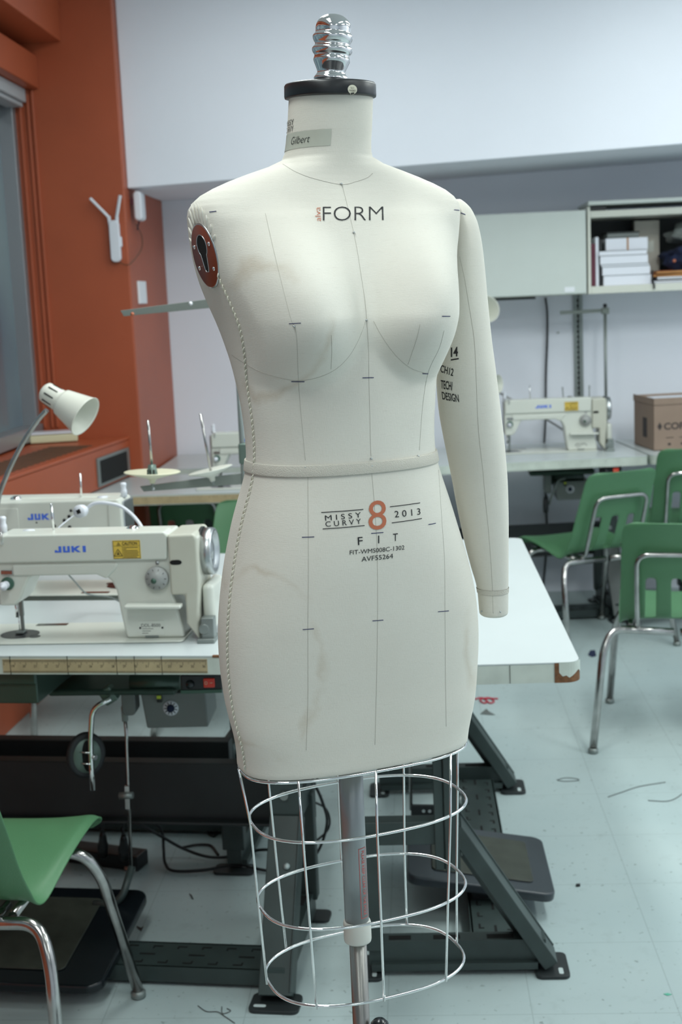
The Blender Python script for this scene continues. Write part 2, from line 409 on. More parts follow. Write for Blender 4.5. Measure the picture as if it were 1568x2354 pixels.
# ------------------------------------------------------------------ the dress form
FORM=[(0.910,0.1565,0.0049,0.0741,0.087,2.67),(0.925,0.1574,0.0088,0.0720,0.092,2.62),(0.940,0.1594,0.0137,0.0688,0.096,2.58),(0.955,0.1623,0.0177,0.0667,0.101,2.53),(0.970,0.1654,0.0184,0.0679,0.106,2.49),(0.985,0.1682,0.0168,0.0714,0.110,2.44),(1.000,0.1703,0.0152,0.0749,0.115,2.40),(1.015,0.1717,0.0145,0.0776,0.118,2.39),(1.030,0.1728,0.0143,0.0800,0.121,2.38),(1.045,0.1734,0.0142,0.0822,0.123,2.38),(1.060,0.1736,0.0141,0.0844,0.126,2.37),(1.075,0.1733,0.0137,0.0868,0.129,2.36),(1.090,0.1725,0.0131,0.0892,0.129,2.35),(1.105,0.1712,0.0124,0.0917,0.127,2.35),(1.120,0.1692,0.0113,0.0944,0.126,2.34),(1.135,0.1667,0.0095,0.0978,0.124,2.33),(1.150,0.1638,0.0071,0.1016,0.119,2.32),(1.165,0.1605,0.0044,0.1055,0.115,2.32),(1.180,0.1568,0.0017,0.1093,0.111,2.31),(1.195,0.1529,-0.0007,0.1123,0.106,2.30),(1.210,0.1487,-0.0023,0.1140,0.103,2.29),(1.225,0.1445,-0.0031,0.1143,0.100,2.29),(1.240,0.1399,-0.0031,0.1134,0.097,2.28),(1.255,0.1350,-0.0025,0.1116,0.094,2.27),(1.270,0.1299,-0.0016,0.1094,0.091,2.26),(1.285,0.1253,-0.0012,0.1077,0.088,2.26),(1.300,0.1221,-0.0016,0.1069,0.085,2.25),(1.315,0.1206,-0.0024,0.1071,0.087,2.28),(1.330,0.1201,-0.0031,0.1079,0.090,2.31),(1.345,0.1204,-0.0036,0.1087,0.092,2.34),(1.360,0.1213,-0.0036,0.1094,0.094,2.37),(1.375,0.1225,-0.0042,0.1106,0.096,2.39),(1.390,0.1240,-0.0059,0.1132,0.099,2.42),(1.405,0.1257,-0.0084,0.1165,0.101,2.45),(1.420,0.1277,-0.0110,0.1197,0.103,2.48),(1.435,0.1301,-0.0138,0.1229,0.105,2.54),(1.450,0.1329,-0.0170,0.1262,0.108,2.64),(1.465,0.1360,-0.0205,0.1288,0.110,2.75),(1.480,0.1398,-0.0240,0.1305,0.112,2.86),(1.495,0.1444,-0.0275,0.1316,0.114,2.96),(1.510,0.1495,-0.0304,0.1316,0.113,3.02),(1.525,0.1548,-0.0314,0.1287,0.110,3.05),(1.540,0.1597,-0.0298,0.1224,0.107,3.08),(1.555,0.1637,-0.0269,0.1140,0.105,3.11),(1.570,0.1670,-0.0240,0.1054,0.102,3.14),(1.585,0.1697,-0.0214,0.0969,0.097,3.17),(1.600,0.1719,-0.0188,0.0887,0.087,3.20),(1.608,0.1734,-0.0165,0.0818,0.083,3.08),(1.616,0.1728,-0.0152,0.0769,0.077,2.96),(1.624,0.1676,-0.0155,0.0741,0.072,2.84),(1.632,0.1580,-0.0166,0.0725,0.065,2.72),(1.640,0.1425,-0.0174,0.0712,0.059,2.60),(1.648,0.1230,-0.0169,0.0695,0.054,2.44),(1.656,0.1000,-0.0143,0.0666,0.053,2.28),(1.664,0.0740,-0.0096,0.0622,0.052,2.12),(1.672,0.0560,-0.0043,0.0576,0.051,2.08),(1.680,0.0533,0.0001,0.0541,0.051,2.06),(1.690,0.0524,0.0043,0.0515,0.051,2.03),(1.705,0.0523,0.0100,0.0491,0.050,2.00),(1.720,0.0520,0.0144,0.0473,0.050,2.00),(1.735,0.0518,0.0187,0.0452,0.050,2.00),(1.750,0.0513,0.0227,0.0433,0.050,2.00)]
FTH = radians(23.6)
form = empty('dress_form', (-.0957, 1.6556, 0), FTH)
tag(form, 'cream linen dress form with chrome neck knob, one padded arm and wire cage skirt', 'dress form')
FM = wm(form); FMI = FM.inverted()
def frow(z):
    if z <= FORM[0][0]: return FORM[0][1:]
    for i in range(len(FORM)-1):
        if FORM[i+1][0] >= z:
            t = (z-FORM[i][0])/(FORM[i+1][0]-FORM[i][0]); return tuple(a+(b-a)*t for a, b in zip(FORM[i][1:], FORM[i+1][1:]))
    return FORM[-1][1:]
BX, BZ, BA = .083, 1.478, .056
def fpoint(z, t, off=0.):
    a, yc, bf, bb, n = frow(z); c, s_ = cos(t), sin(t)
    x = (a+off)*(1 if c > 0 else -1)*abs(c)**(2/n)
    b = (bf if s_ > 0 else bb)+off
    y = yc + b*(1 if s_ > 0 else -1)*abs(s_)**(2/n)
    if s_ > 0:
        for sx in (-1, 1):
            dx = x-sx*BX; dz = z-BZ
            rx = .083 if dx*sx < 0 else .090
            rz = .150 if dz > 0 else .083
            r2 = (dx/rx)**2+(dz/rz)**2
            if r2 < 1:
                ang = max(0, dz)/max(1e-6, sqrt(dx*dx+dz*dz)); p = 1.25+.95*ang
                y += BA*(1-r2)**p*min(1., s_*2.2)
        # a soft stitched valley under each cup
    # the armhole on the viewer's left is cut flat and a little hollow
    return Vector((x, -y, z))
mb = MB(); NT = 200; rings = []
zs = []
z = .912
while z < 1.60: zs.append(z); z += .005
while z < 1.68: zs.append(z); z += .002
while z < 1.7505: zs.append(z); z += .005
def fring(z, off=0., n=NT): return [fpoint(z, 2*pi*k/n, off) for k in range(n)]
def shrink(r, k, dz):
    c = sum(r, Vector())/len(r); return [Vector((c.x+(p.x-c.x)*k, c.y+(p.y-c.y)*k, p.z+dz)) for p in r]
r0 = fring(.912)
rings = [shrink(r0, .90, .004), shrink(r0, .955, -.003), shrink(r0, .985, -.0025)] + [fring(z) for z in zs]
mb.loft(rings)
# the armhole on the viewer's left is cut flat
NN = Vector((-1, -.24, -.20)).normalized(); HC = Vector((-.1610, -.016, 1.548))
for v in mb.v:
    if v.x < -.05 and 1.43 < v.z < 1.63:
        d_ = (v-HC).dot(NN); 
        if d_ > 0: v -= NN*d_*.92
body = mb.build('padded_body', 'linen', form)
BV = BVHTree.FromPolygons([tuple(v.co) for v in body.data.vertices], [tuple(p.vertices) for p in body.data.polygons])
def hit(px, py, bv=None, off=.0006):
    d = (FMI.to_3x3() @ ray(px, py)).normalized(); o = FMI @ CP
    h = (bv or BV).ray_cast(o, d)
    if h[0] is None: return None
    return h[0]+h[1]*(off if h[1].dot(d) < 0 else -off)
def front(x, z, off=.0007, bv=None):                          # point on the front of the form at x, z
    h = (bv or BV).ray_cast(Vector((x, -1, z)), Vector((0, 1, 0)))
    return h[0]+h[1]*(off if h[1].y < 0 else -off) if h[0] is not None else Vector((x, 0, z))
def text_on(mb, s, bl, br, tl, bv=None, **k):
    a, b, c = (hit(*p, bv) for p in (bl, br, tl))
    put_text(mb, s, (a.x, 0, a.z), (b.x-a.x, 0, b.z-a.z), (c.x-a.x, 0, c.z-a.z), fn=lambda p: front(p.x, p.z, bv=bv), **k)
def line_on(mb, p, q, wdt, bv=None, n=14):
    a, b = hit(*p, bv), hit(*q, bv); top = []; bot = []
    for i in range(n+1):
        t = i/n; x, z = a.x+(b.x-a.x)*t, a.z+(b.z-a.z)*t
        top.append(front(x, z+wdt/2, bv=bv)); bot.append(front(x, z-wdt/2, bv=bv))
    mb.add(top+bot, [(i, i+1, n+2+i, n+1+i) for i in range(n)])
def seam_on(mb, pts, r=.00026, bv=None, dash=False):
    P = catmull([(x, y, 0) for x, y in pts], 10); out = []
    for p in P:
        h = hit(p.x, p.y, bv, .0001)
        if h is not None: out.append(h)
    if len(out) < 3: return
    if dash:
        for i in range(0, len(out)-1, 2): mb.tube([out[i], out[i+1]], r, 5)
    else: mb.tube(out, r, 5)
# printed words
mb = MB(); text_on(mb, 'FORM', (742, 508), (882, 507), (742, 476), offset=-.018); mb.build('chest_lettering', 'ink', form, fixn=False)
mb = MB(); text_on(mb, 'alva', (737.5, 509), (736.5, 477), (725, 509), offset=-.008); mb.build('chest_lettering', 'terracotta', form, fixn=False, label='small terracotta upright lettering')
mb = MB(); text_on(mb, '8', (847, 1219), (888, 1216), (846, 1152), offset=-.002); mb.build('size_number', 'terracotta', form, fixn=False, label='large terracotta figure eight')
mb = MB()
for s, a, b, c, k in (('M I S S Y', (748, 1197), (830, 1189), (747, 1185), {}), ('C U R V Y', (749, 1211), (830, 1204), (748, 1199), {}),
                   ('2 0 1 3', (907, 1190), (966, 1183), (906, 1175), {}), ('F', (823, 1253), (834, 1252), (822, 1235), {}),
                   ('I', (869, 1249), (871.5, 1249), (869, 1231), {}), ('T', (903, 1244), (914, 1243), (903, 1227), {}),
                   ('FIT-WMS008C-1302', (804, 1275), (929, 1263), (804, 1265), {}), ('AVF55264', (831, 1291), (903, 1283), (831, 1280), {})):
    text_on(mb, s, a, b, c, **k)
for a, b in (((739, 1178), (835, 1171)), ((742, 1216), (838, 1208)), ((896, 1165), (965, 1156)), ((900, 1202), (969, 1192))): line_on(mb, a, b, .0009)
mb.build('hip_lettering', 'ink', form, fixn=False)
for a, b in (((695, 1235), (723, 1234)), ((984, 1206), (1001, 1203)), ((696, 1447), (722, 1445)), ((856, 1427), (881, 1425)), ((1006, 1406), (1031, 1404)),
             ((666, 744), (693, 742.5)), ((1015, 727), (1034, 727)), ((671, 876), (701, 876)), ((833, 868.5), (859, 868)), ((971, 857.5), (984, 858)), ((853, 1226), (881, 1224)),
             ((483, 488), (499, 486)), ((1043, 483), (1055, 484))):
    mb = MB(); line_on(mb, a, b, .0009); mb.build('pen_mark', 'navy_ink', form, fixn=False)
mb = MB()
for pts in ([(786, 424), (800, 478), (813, 535), (822, 580), (831, 640), (839, 690), (843, 735), (847, 800), (848, 870), (850, 940), (851, 1000), (853, 1049)],
            [(854, 1080), (860, 1150), (866, 1240), (868, 1330), (868, 1427), (866, 1560), (862, 1712)],
            [(708, 1092), (709, 1234), (709, 1340), (708, 1446), (708, 1600), (704, 1725)], [(1008, 1080), (1016, 1200), (1022, 1290), (1023, 1400), (1024, 1550), (1026, 1670)],
            [(610, 490), (628, 570), (650, 660), (668, 730), (680, 760), (684, 810), (686, 870), (692, 950), (702, 1058)],
            [(762, 770), (763, 810), (761, 848)], [(966, 745), (956, 785), (938, 838)], [(1021, 760), (1010, 800), (985, 855), (972, 930), (964, 1035)],
            [(840, 738), (833, 760), (820, 790), (800, 822), (770, 850), (730, 868), (686, 875), (640, 868), (590, 850), (533, 816)],
            [(859, 738), (875, 768), (900, 805), (925, 832), (950, 849), (978, 858)],
            [(650, 377), (680, 395), (720, 410), (784, 424), (820, 417), (845, 408), (857, 398)]):
    mb = MB(); seam_on(mb, pts)
    if mb.v: mb.build('seam', 'grey_ink', form)
for p in ((784, 423), (813, 535), (843, 736), (853, 1054), (854, 1071), (703, 1074), (960, 1048), (677, 750)):
    h = hit(*p, off=.001)
    if h is not None: MB().lathe([(.0001, -.0012), (.0014, -.0006), (.0017, 0), (.0014, .0008), (.0001, .0014)], Matrix.Translation(h), 10).build('pin', 'silver', form)
# waist tape
mb = MB()
rr = [[fpoint(z, 2*pi*k/NT, o) for k in range(NT)] for z, o in ((1.2925, .0002), (1.2925, .0018), (1.2935, .0022), (1.3055, .0022), (1.3065, .0018), (1.3065, .0002))]
mb.loft(rr, caps=False); mb.build('waist_tape', 'twill', form)
# whipped side seam on the viewer's left
mb = MB(); z = .918; k = 0
def side_t(z): return pi-radians(8+(7 if z > 1.38 else 0)*max(0, min(1, (z-1.38)/.15)))
while z < 1.535:
    tt = side_t(z)
    a = fpoint(z, tt, .0008); b = fpoint(z+.0075, tt-.035, .0012)
    mb.tube([a, (a+b)/2+(a-Vector((0, 0, a.z))).normalized()*.0016, b], .00075, 6); z += .0068
mb.tube([fpoint(.915+.005*i, side_t(.915+.005*i), .0002) for i in range(124)], .0009, 6)
mb.build('side_stitching', 'thread', form)
# neck cap, knob
cz = 1.741; a, yc, bf, bb, n = frow(1.745)
tilt = Matrix.Translation((0, -yc+.004, cz)) @ Matrix.Rotation(radians(3.0), 4, 'X')
mb = MB(); R_ = .0555
mb.lathe([(R_-.004, 0), (R_, .0008), (R_+.0005, .003), (R_+.0002, .0150), (R_-.0012, .0172), (R_-.005, .0180), (.0001, .0182)], tilt, 64, .98)
cap = mb.build('neck_cap', 'black', form)
kz = .0180
prof = [(.0185, 0), (.0205, .002), (.0232, .006), (.0225, .009), (.0205, .012), (.0190, .015), (.0195, .018), (.0220, .024), (.0245, .030), (.0250, .033), (.0242, .036), (.0240, .039),
        (.0262, .042), (.0275, .046), (.0268, .049), (.0240, .0525), (.0238, .055), (.0256, .058), (.0272, .0625), (.0268, .066), (.0240, .0695), (.0236, .072), (.0238, .077), (.0225, .083), (.0190, .0885), (.0130, .0930), (.006, .0952), (.0001, .0957)]
ps = catmull([(a, 0, b) for a, b in prof], 4)
mb = MB(); mb.lathe([(max(p.x, .0001)*.93, p.z*.93) for p in ps], tilt @ Matrix.Translation((0.002, .003, kz)) @ Matrix.Rotation(radians(4.5), 4, 'Y') @ Matrix.Diagonal((.96, .96, .90, 1)), 48)
mb.build('neck_knob', 'chrome', form)
cb = BVHTree.FromPolygons([tuple(v.co) for v in cap.data.vertices], [tuple(p.vertices) for p in cap.data.polygons])
c0 = hit(810, 205.5, cb)
mb = MB(); mb.loft([[front(c0.x+.0062*q*cos(2*pi*k/24), c0.z+.0052*q*sin(2*pi*k/24), .0004, cb) for k in range(24)] for q in (1, .66, .33, .03)], caps=False)
st = mb.build('round_sticker', 'ivory_sticker', form)
mb = MB()
for s, zz, wd in (('Q.C.', .0006, .005), ('PASSED', -.0022, .0085)):
    put_text(mb, s, (c0.x-wd/2, 0, c0.z+zz), (wd, 0, 0), (0, 0, .0018), fn=lambda p: front(p.x, p.z, .0007, cb))
mb.build('sticker_lettering', 'ink', st, fixn=False)
# neck writing and tape: wrapped round the neck
def neck(ang, z, off=.0007):
    a, yc, bf, bb, n = frow(z); c = Vector((0, -yc, z)); d = Vector((sin(ang), -cos(ang), 0))
    h = BV.ray_cast(c+d*.3, -d); return h[0]+d*off if h[0] is not None else c+d*.053
def neck_angle(px, py):
    h = hit(px, py); a, yc, bf, bb, n = frow(h.z); return math.atan2(h.x, -(h.y+yc)), h.z
a0, z0 = neck_angle(760, 329); a1, z1 = neck_angle(668, 344); _, z2 = neck_angle(668, 307)
mb = MB(); n = 30
mb.add([neck(a0+(-2.0-a0)*i/n, z1+(z2-z1)*j/8, .0004) for i in range(n+1) for j in range(9)], [(i*9+j, i*9+j+1, i*9+j+10, i*9+j+9) for i in range(n) for j in range(8)], True)
tp = mb.build('masking_tape', 'tape', form, fixn=False)
mb = MB(); b0, zb = neck_angle(670, 333); b1, _ = neck_angle(711, 331)
put_text(mb, 'Gilbert', (b0, 0, zb), (b1-b0, 0, 0), (0, 0, (z2-z1)*.45), fn=lambda p: neck(p.x, p.z, .0009), shear=.15, offset=-.012)
mb.build('handwriting', 'ink', tp, fixn=False)
mb = MB(); e, ze = neck_angle(676, 286); e2, ze2 = neck_angle(676, 301)
for s, zz in (('MISSY', ze), ('CURVY', ze2)):
    put_text(mb, s, (e-.50, 0, zz), (.50, 0, 0), (0, 0, .0062), fn=lambda p: neck(p.x, p.z))
mb.build('neck_lettering', 'ink', form, fixn=False)
# armhole plate on the viewer's left
h = hit(473, 588, off=0.); dd = (FMI.to_3x3() @ ray(472, 588)).normalized()
nn = NN.copy(); zz = (Vector((0, 0, 1))-nn*nn.z).normalized(); yy = zz.cross(nn)
PM = Matrix(((yy.x, zz.x, nn.x, h.x), (yy.y, zz.y, nn.y, h.y), (yy.z, zz.z, nn.z, h.z), (0, 0, 0, 1)))
mb = MB(); ay, az = .0285, .0385
def el(k, n=56): a = 2*pi*k/n; return Vector((ay*cos(a), az*sin(a), 0))
def rg(s_, w_): return [PM @ Vector((el(k).x*s_, el(k).y*s_, w_)) for k in range(56)]
mb.m(1).loft([rg(1.0, -.004), rg(1.02, .0), rg(1.02, .0012), rg(.975, .0018)], caps=False)
mb.m(0).loft([rg(.975, .0018), rg(.97, .002), rg(.01, .002)], caps=False)
pl = mb.build('armhole_plate', ['plate_brown', 'silver'], form)
mb = MB()
kh = [(.0115*cos(a), .012+.0135*sin(a)) for a in [radians(-52+284*i/22) for i in range(23)]]+[(-.0045, -.015), (-.003, -.019), (.003, -.019), (.0045, -.015)]
mb.m(0).add([PM @ Vector((x, z_, .0023)) for x, z_ in kh], [tuple(range(len(kh)))])
mb.m(1).tube([PM @ Vector((x, z_, .0023)) for x, z_ in kh], .0006, 6, closed=True)
mb.build('keyhole', ['hole', 'silver'], pl)
for a in (35, 150, 215, 318):
    mb = MB(); mb.lathe([(.0028, .0018), (.0026, .003), (.0001, .0036)], PM @ Matrix.Translation((ay*.78*cos(radians(a)), az*.62*sin(radians(a)), 0)), 14)
    mb.build('screw', 'chrome', pl)
for k in range(11):                                           # gathered cloth fanning out above the plate
    a = radians(25+13*k); c_, s_ = cos(a), sin(a)
    p0 = PM @ Vector((ay*1.0*c_, az*1.0*s_, -.0010)); p1 = PM @ Vector((ay*1.0*c_*1.25, az*s_*(1.25+.42*s_), -.0006)); 
    MB().tube([p0, p0.lerp(p1, .3), p0.lerp(p1, .7), p1], [.0008, .0017, .0015, .0004], 8).build('gather', 'linen', form)
# the arm
AY = 1.735
ARM = [(458, 1046, 1058), (462, 1040, 1064), (470, 1034, 1073), (482, 1030, 1083), (500, 1028, 1092), (520, 1028, 1099), (560, 1029, 1107), (620, 1029, 1114), (700, 1024, 1121), (780, 1014, 1129), (820, 1008, 1134), (850, 1004, 1138), (900, 1006, 1144), (950, 1011, 1150),
       (1000, 1020, 1156), (1050, 1030, 1161), (1100, 1040, 1165), (1150, 1049, 1167), (1200, 1059, 1168), (1250, 1070, 1168), (1300, 1083, 1168), (1350, 1097, 1168), (1400, 1102, 1167.5), (1410, 1104, 1166), (1414, 1109, 1161)]
ax = []
for y, l, r in ARM:
    a, b = FMI @ oy(l, y, AY), FMI @ oy(r, y, AY); ax.append(((a+b)/2, (a-b).length/2))
cc = catmull([(*p[:2], p[2]) for p, r in ax], 5); rc = [q.x for q in catmull([(r, 0, i) for i, (p, r) in enumerate(ax)], 5)]
def aring(i, k=1., n=48):
    c, r = cc[i], rc[i]*k
    return [Vector((c.x+r*cos(2*pi*j/n), c.y+r*1.12*sin(2*pi*j/n), c.z)) for j in range(n)]
mb = MB(); mb.loft([aring(i) for i in range(len(cc))]); arm = mb.build('padded_arm', 'linen', form)
AB = BVHTree.FromPolygons([tuple(v.co) for v in arm.data.vertices], [tuple(p.vertices) for p in arm.data.polygons])
mb = MB(); idx = [i for i in range(len(cc)) if (FMI @ oy(1130, 1366, AY)).z <= cc[i].z <= (FMI @ oy(1130, 1345, AY)).z]
mb.loft([aring(i, 1.035) for i in idx], caps=False); mb.loft([aring(i, 1.0+.035*(1 if 0 < j < len(idx)-1 else 0)) for j, i in enumerate(idx)], caps=False)
mb.build('wrist_tape', 'twill', arm)
mb = MB(); seam_on(mb, [(1057, 590), (1068, 640), (1078, 700), (1090, 780), (1094, 850), (1097, 930), (1099, 970), (1103, 1020), (1110, 1080), (1116, 1150), (1124, 1230), (1131, 1330), (1134, 1410)], bv=AB)
mb.build('seam', 'grey_ink', arm)
for p in ((1108, 1405), (1150, 1406)):
    q = hit(*p, AB, .0008)
    if q is not None: MB().lathe([(.0001, -.0014), (.0015, 0), (.0001, .0014)], Matrix.Translation(q), 10).build('pin', 'silver', arm)
mb = MB(); wx = FMI.to_3x3() @ Vector((1, 0, 0))
def arm_on(p):                                                # p given in world x / z at the arm's distance
    c = FMI @ Vector((p.x, AY, p.z)); d = FMI.to_3x3() @ Vector((0, 1, 0)); q = AB.ray_cast(c-d*.5, d)
    return q[0]-d*.0008 if q[0] is not None else c-d*.03
def arm_text(s, bl, br, tl, **k):
    def w_(p):
        q = FM @ hit(*p, AB); return Vector((q.x, 0, q.z))
    a, b, c = w_(bl), w_(br), w_(tl); put_text(mb, s, a, b-a, c-a, fn=arm_on, **k)
arm_text('S', (1017, 823), (1029, 819), (1019, 806), shear=.4, offset=.02); arm_text('14', (1037, 821), (1053, 819), (1037, 799), offset=.028)
arm_text('CH12', (1013, 855), (1042, 865), (1014, 838), shear=.1, offset=.012); arm_text('TECH/', (1015, 893), (1042, 898), (1014, 873), shear=.1, offset=.015)
arm_text('DESIGN', (1018, 918), (1056, 925), (1016, 900), offset=.012); arm_text('-', (1037, 829), (1055, 826), (1037, 826), offset=.01)
mb.build('marker_writing', 'ink', arm, fixn=False)
mb = MB(); line_on(mb, (1060, 490), (1070, 494), .0011, bv=AB, n=3); mb.build('pen_mark', 'navy_ink', arm, fixn=False)
# cage, pole
def cring(z, L_, dep, xo, yo, n=64):                          # stadium-like ring
    out = []
    for k in range(n):
        t = 2*pi*k/n; c, s_ = cos(t), sin(t); e_ = 2/2.5
        out.append(Vector((xo+L_*(1 if c > 0 else -1)*abs(c)**e_, yo+dep*(1 if s_ > 0 else -1)*abs(s_)**e_, z)))
    return out
CG = [(.826, .1475, .098, .008, .010), (.708, .1425, .098, .008, .010), (.600, .1370, .096, .008, .010)]
NR = 256
top = [Vector((p.x*.985, p.y*.985, .9065)) for p in fring(.912, 0, NR)]
RG = [top]+[cring(*c, n=NR) for c in CG]
def proj(p):
    q = RM.transposed() @ (FM @ p-CP); return IW/2+FPX*q.x/-q.z
cage = empty('wire_cage', (0, 0, 0)); cage.parent = form
for r in RG: MB().tube(r[::4], .0021, 8, closed=True).build('hoop', 'chrome', cage)
for t_, b_, fr in ((553, 614, -1), (613, 660, 1), (690, 728, -1), (768, 798, 1), (866, 882, -1), (922, 933, 1), (1034, 1022, -1), (1049, 1047, 1)):
    pts = []
    for i, r in enumerate(RG):
        tx = t_+(b_-t_)*(0, .25, .62, 1)[i]
        c = [p for p in r if (p.y*fr > -.02 if fr > 0 else p.y < .02)]
        p = min(c, key=lambda p: abs(proj(p)-tx)); pts.append(Vector((p.x*1.014, p.y*1.014, p.z)))
    MB().tube([pts[0]+Vector((0, 0, .002))]+pts[1:-1]+[pts[-1]+Vector((0, 0, -.003))], .0017, 8).build('upright_wire', 'chrome', cage)
mb = MB(); px_, py_ = 0., .014
mb.cyl((px_, py_, .655), (px_, py_, .915), .0165, n=32); pole = mb.build('outer_pole', 'pole_grey', form)
MB().lathe([(.0165, .633), (.0185, .634), (.0190, .637), (.0190, .660), (.0180, .663), (.0166, .664)], Matrix.Translation((px_, py_, 0)), 32).build('collar', 'collar_white', form)
MB().cyl((px_, py_, .06), (px_, py_, .66), .0120, n=28).build('inner_pole', 'pole_inner', form)
mb = MB(); mb.lathe([(.022, 0), (.030, .01), (.030, .04), (.016, .06), (.012, .062)], Matrix.Translation((px_, py_, .04)), 24)
for k in range(5):
    a = 2*pi*k/5+.3; mb.bar((px_+.02*cos(a), py_+.02*sin(a), .065), (px_+.26*cos(a), py_+.26*sin(a), .055), .03, .02)
mb.build('base', 'dark_steel', form, bevel=.003)
for k in range(5):
    a = 2*pi*k/5+.3; c = Vector((px_+.26*cos(a), py_+.26*sin(a), .025)); d = Vector((-sin(a), cos(a), 0))*.011
    MB().cyl(c-d, c+d, .025, n=20).build('caster', 'rubber', form)
# height-release handle just under the frame edge
hk = FMI @ oy(873, 2362, 1.655)
mb = MB(); mb.cyl((px_+.012, py_, hk.z-.012), (hk.x, hk.y, hk.z-.006), .004, n=10); mb.lathe([(.0001, .012), (.008, .011), (.0125, .006), (.013, 0), (.009, -.01), (.0001, -.013)], Matrix.Translation(hk), 20)
mb.build('release_handle', 'black_gloss', form)
# red-printed warning strip on the pole
def pole_pt(ang, z, off=.0004): return Vector((px_+(.0165+off)*sin(ang), py_-(.0165+off)*cos(ang), z))
mb = MB(); A0, A1, Z0, Z1 = .02, .78, .672, .772
for (a, b, c, d) in ((A0, A1, Z0, Z0+.0007), (A0, A1, Z1-.0007, Z1), (A0, A0+.04, Z0, Z1), (A1-.04, A1, Z0, Z1)):
    mb.add([pole_pt(a+(b-a)*i/6, q) for q in (c, d) for i in range(7)], [(i, i+1, i+8, i+7) for i in range(6)])
put_text(mb, 'PLEASE KEEP CLEAR OF THE POLE', (A0+.25, 0, Z1-.004), (0, 0, -(Z1-Z0-.008)), (.3, 0, 0), fn=lambda p: pole_pt(p.x, p.z))
mb.build('warning_print', 'red_print', pole, fixn=False)
def ox(px, py, x): return _on(0, x, px, py)
# ------------------------------------------------------------------ things on the orange pier
t = empty('wifi_router', oy(270, 603, YP)-Vector((0, .0, 0))); tag(t, 'white wall router with two antennas on the orange pier', 'router')
t.scale = (1.13,)*3
mb = MB(); mb.prism(rrect(-.018, .0, .020, .155, .017), -.030, -.004); mb.box((.018, -.024, .055), (.026, -.006, .095)); mb.build('body', 'white_plastic', t, bevel=.004)
for a, b in (((-.013, .135), (-.017, .172)), ((.013, .135), (.0145, .172))):
    MB().bar((a[0], -.02, a[1]), (b[0], -.02, b[1]), .011, .012).build('hinge', 'white_plastic', t, bevel=.002)
MB().bar((-.017, -.022, .168), (-.081, -.030, .240), .010, .011).build('antenna', 'white_plastic', t, bevel=.003)
MB().bar((.0145, -.022, .168), (.034, -.030, .245), .010, .011).build('antenna', 'white_plastic', t, bevel=.003)
p = [oy(276, 604, YP-.015), oy(290, 609, YP-.03), oy(300, 606, YP-.03), ox(318, 585, PX+.02), ox(327, 565, PX+.02), ox(325, 540, PX+.02), ox(316, 522, PX+.022), ox(312, 515, PX+.022)]
tag(MB().tube(catmull(p, 6), .0022, 8).build('cable', 'brown_cord'), 'thin brown cable looping from the router round the pier corner', 'cable')
q = ox(318, 474, PX+.035)
t = empty('access_point', q); tag(t, 'white oval wireless unit hung high on the side of the orange pier', 'wireless unit')
mb = MB(); mb.prism(rrect(-.015, -.062, .020, .062, .016), -.03, .06); mb.build('housing', 'white_plastic', t, bevel=.008, seg=3)
MB().bar((-.030, .0, .02), (-.012, .0, .02), .02, .03).build('bracket', 'maroon', t)
MB().tube([(-.004, .02, -.06), (-.012, .02, -.085), (-.016, .02, -.10)], .003, 8).build('cable_tail', 'navy_cloth', t)
a, b = ox(314, 646, PX+.001), ox(334, 698, PX+.001)
t = empty('wall_plate', (PX+.001, (a.y+b.y)/2, (a.z+b.z)/2)); tag(t, 'blank white cover plate on the side of the orange pier', 'wall plate')
MB().box((0, a.y-t.location.y, b.z-t.location.z), (.010, b.y-t.location.y, a.z-t.location.z)).build('plate', 'white_bright', t, bevel=.002)

# ------------------------------------------------------------------ sewing tables
def kleg(root, x, u0, depth, H_, n=[0]):
    fr = empty('leg_frame', (x, u0, 0)); fr.parent = root
    def P(nm, mb, bv=.003, mt='steel_green'): return mb.build(nm, mt, fr, bevel=bv)
    P('column', MB().box((-.037, .195, .25), (.037, .228, H_-.01)).box((-.030, .228, .25), (-.024, .25, H_-.01)))
    P('front_strut', MB().bar((0, .0, .02), (0, .205, .345), .072, .034, (0, 1, 0)).bar((.034, .012, .02), (.034, .215, .345), .005, .06, (0, 1, 0)))
    for s_ in (-1, 1): MB().cyl((0, .205, .30+.02*s_), (0, .1945, .30+.02*s_), .007, n=12).build('bolt', 'grey_metal', fr)
    mb = MB().box((-.02, .01, .02), (.02, .405, .078)); mb.box((-.034, .03, .014), (-.02, .40, .03))
    mb.m(1).box((-.012, .08, .0778), (.008, .14, .0786)).box((-.012, .2, .0778), (.008, .26, .0786)).box((-.012, .31, .0778), (.008, .36, .0786)); P('floor_rail', mb, .0004, ['steel_green', 'hole'])
    P('rear_strut', MB().box((-.03, .375, .06), (.03, .41, .33)))
    P('upper_rail', MB().box((-.02, .20, .305), (.02, .425, .36)))
    for y0, y1 in ((-.040, .035), (.375, .435)):
        P('foot_plate', MB().slab(rrect(-.055, y0, .055, y1, .015), 0, .008), .001, 'dark_steel')
        MB().slab(rrect(-.045, y0+.014, -.018, y0+.024, .004), .0082, .0088).build('slot', 'floor_glint', fr)
    P('top_bracket', MB().box((-.03, .04, H_-.012), (.03, depth-.08, H_-.001)))
    for z in (.28, .40): MB().cyl((0, .188, z), (0, .196, z), .010, n=10).build('bolt', 'grey_metal', fr)
    return fr
TABLES = {}
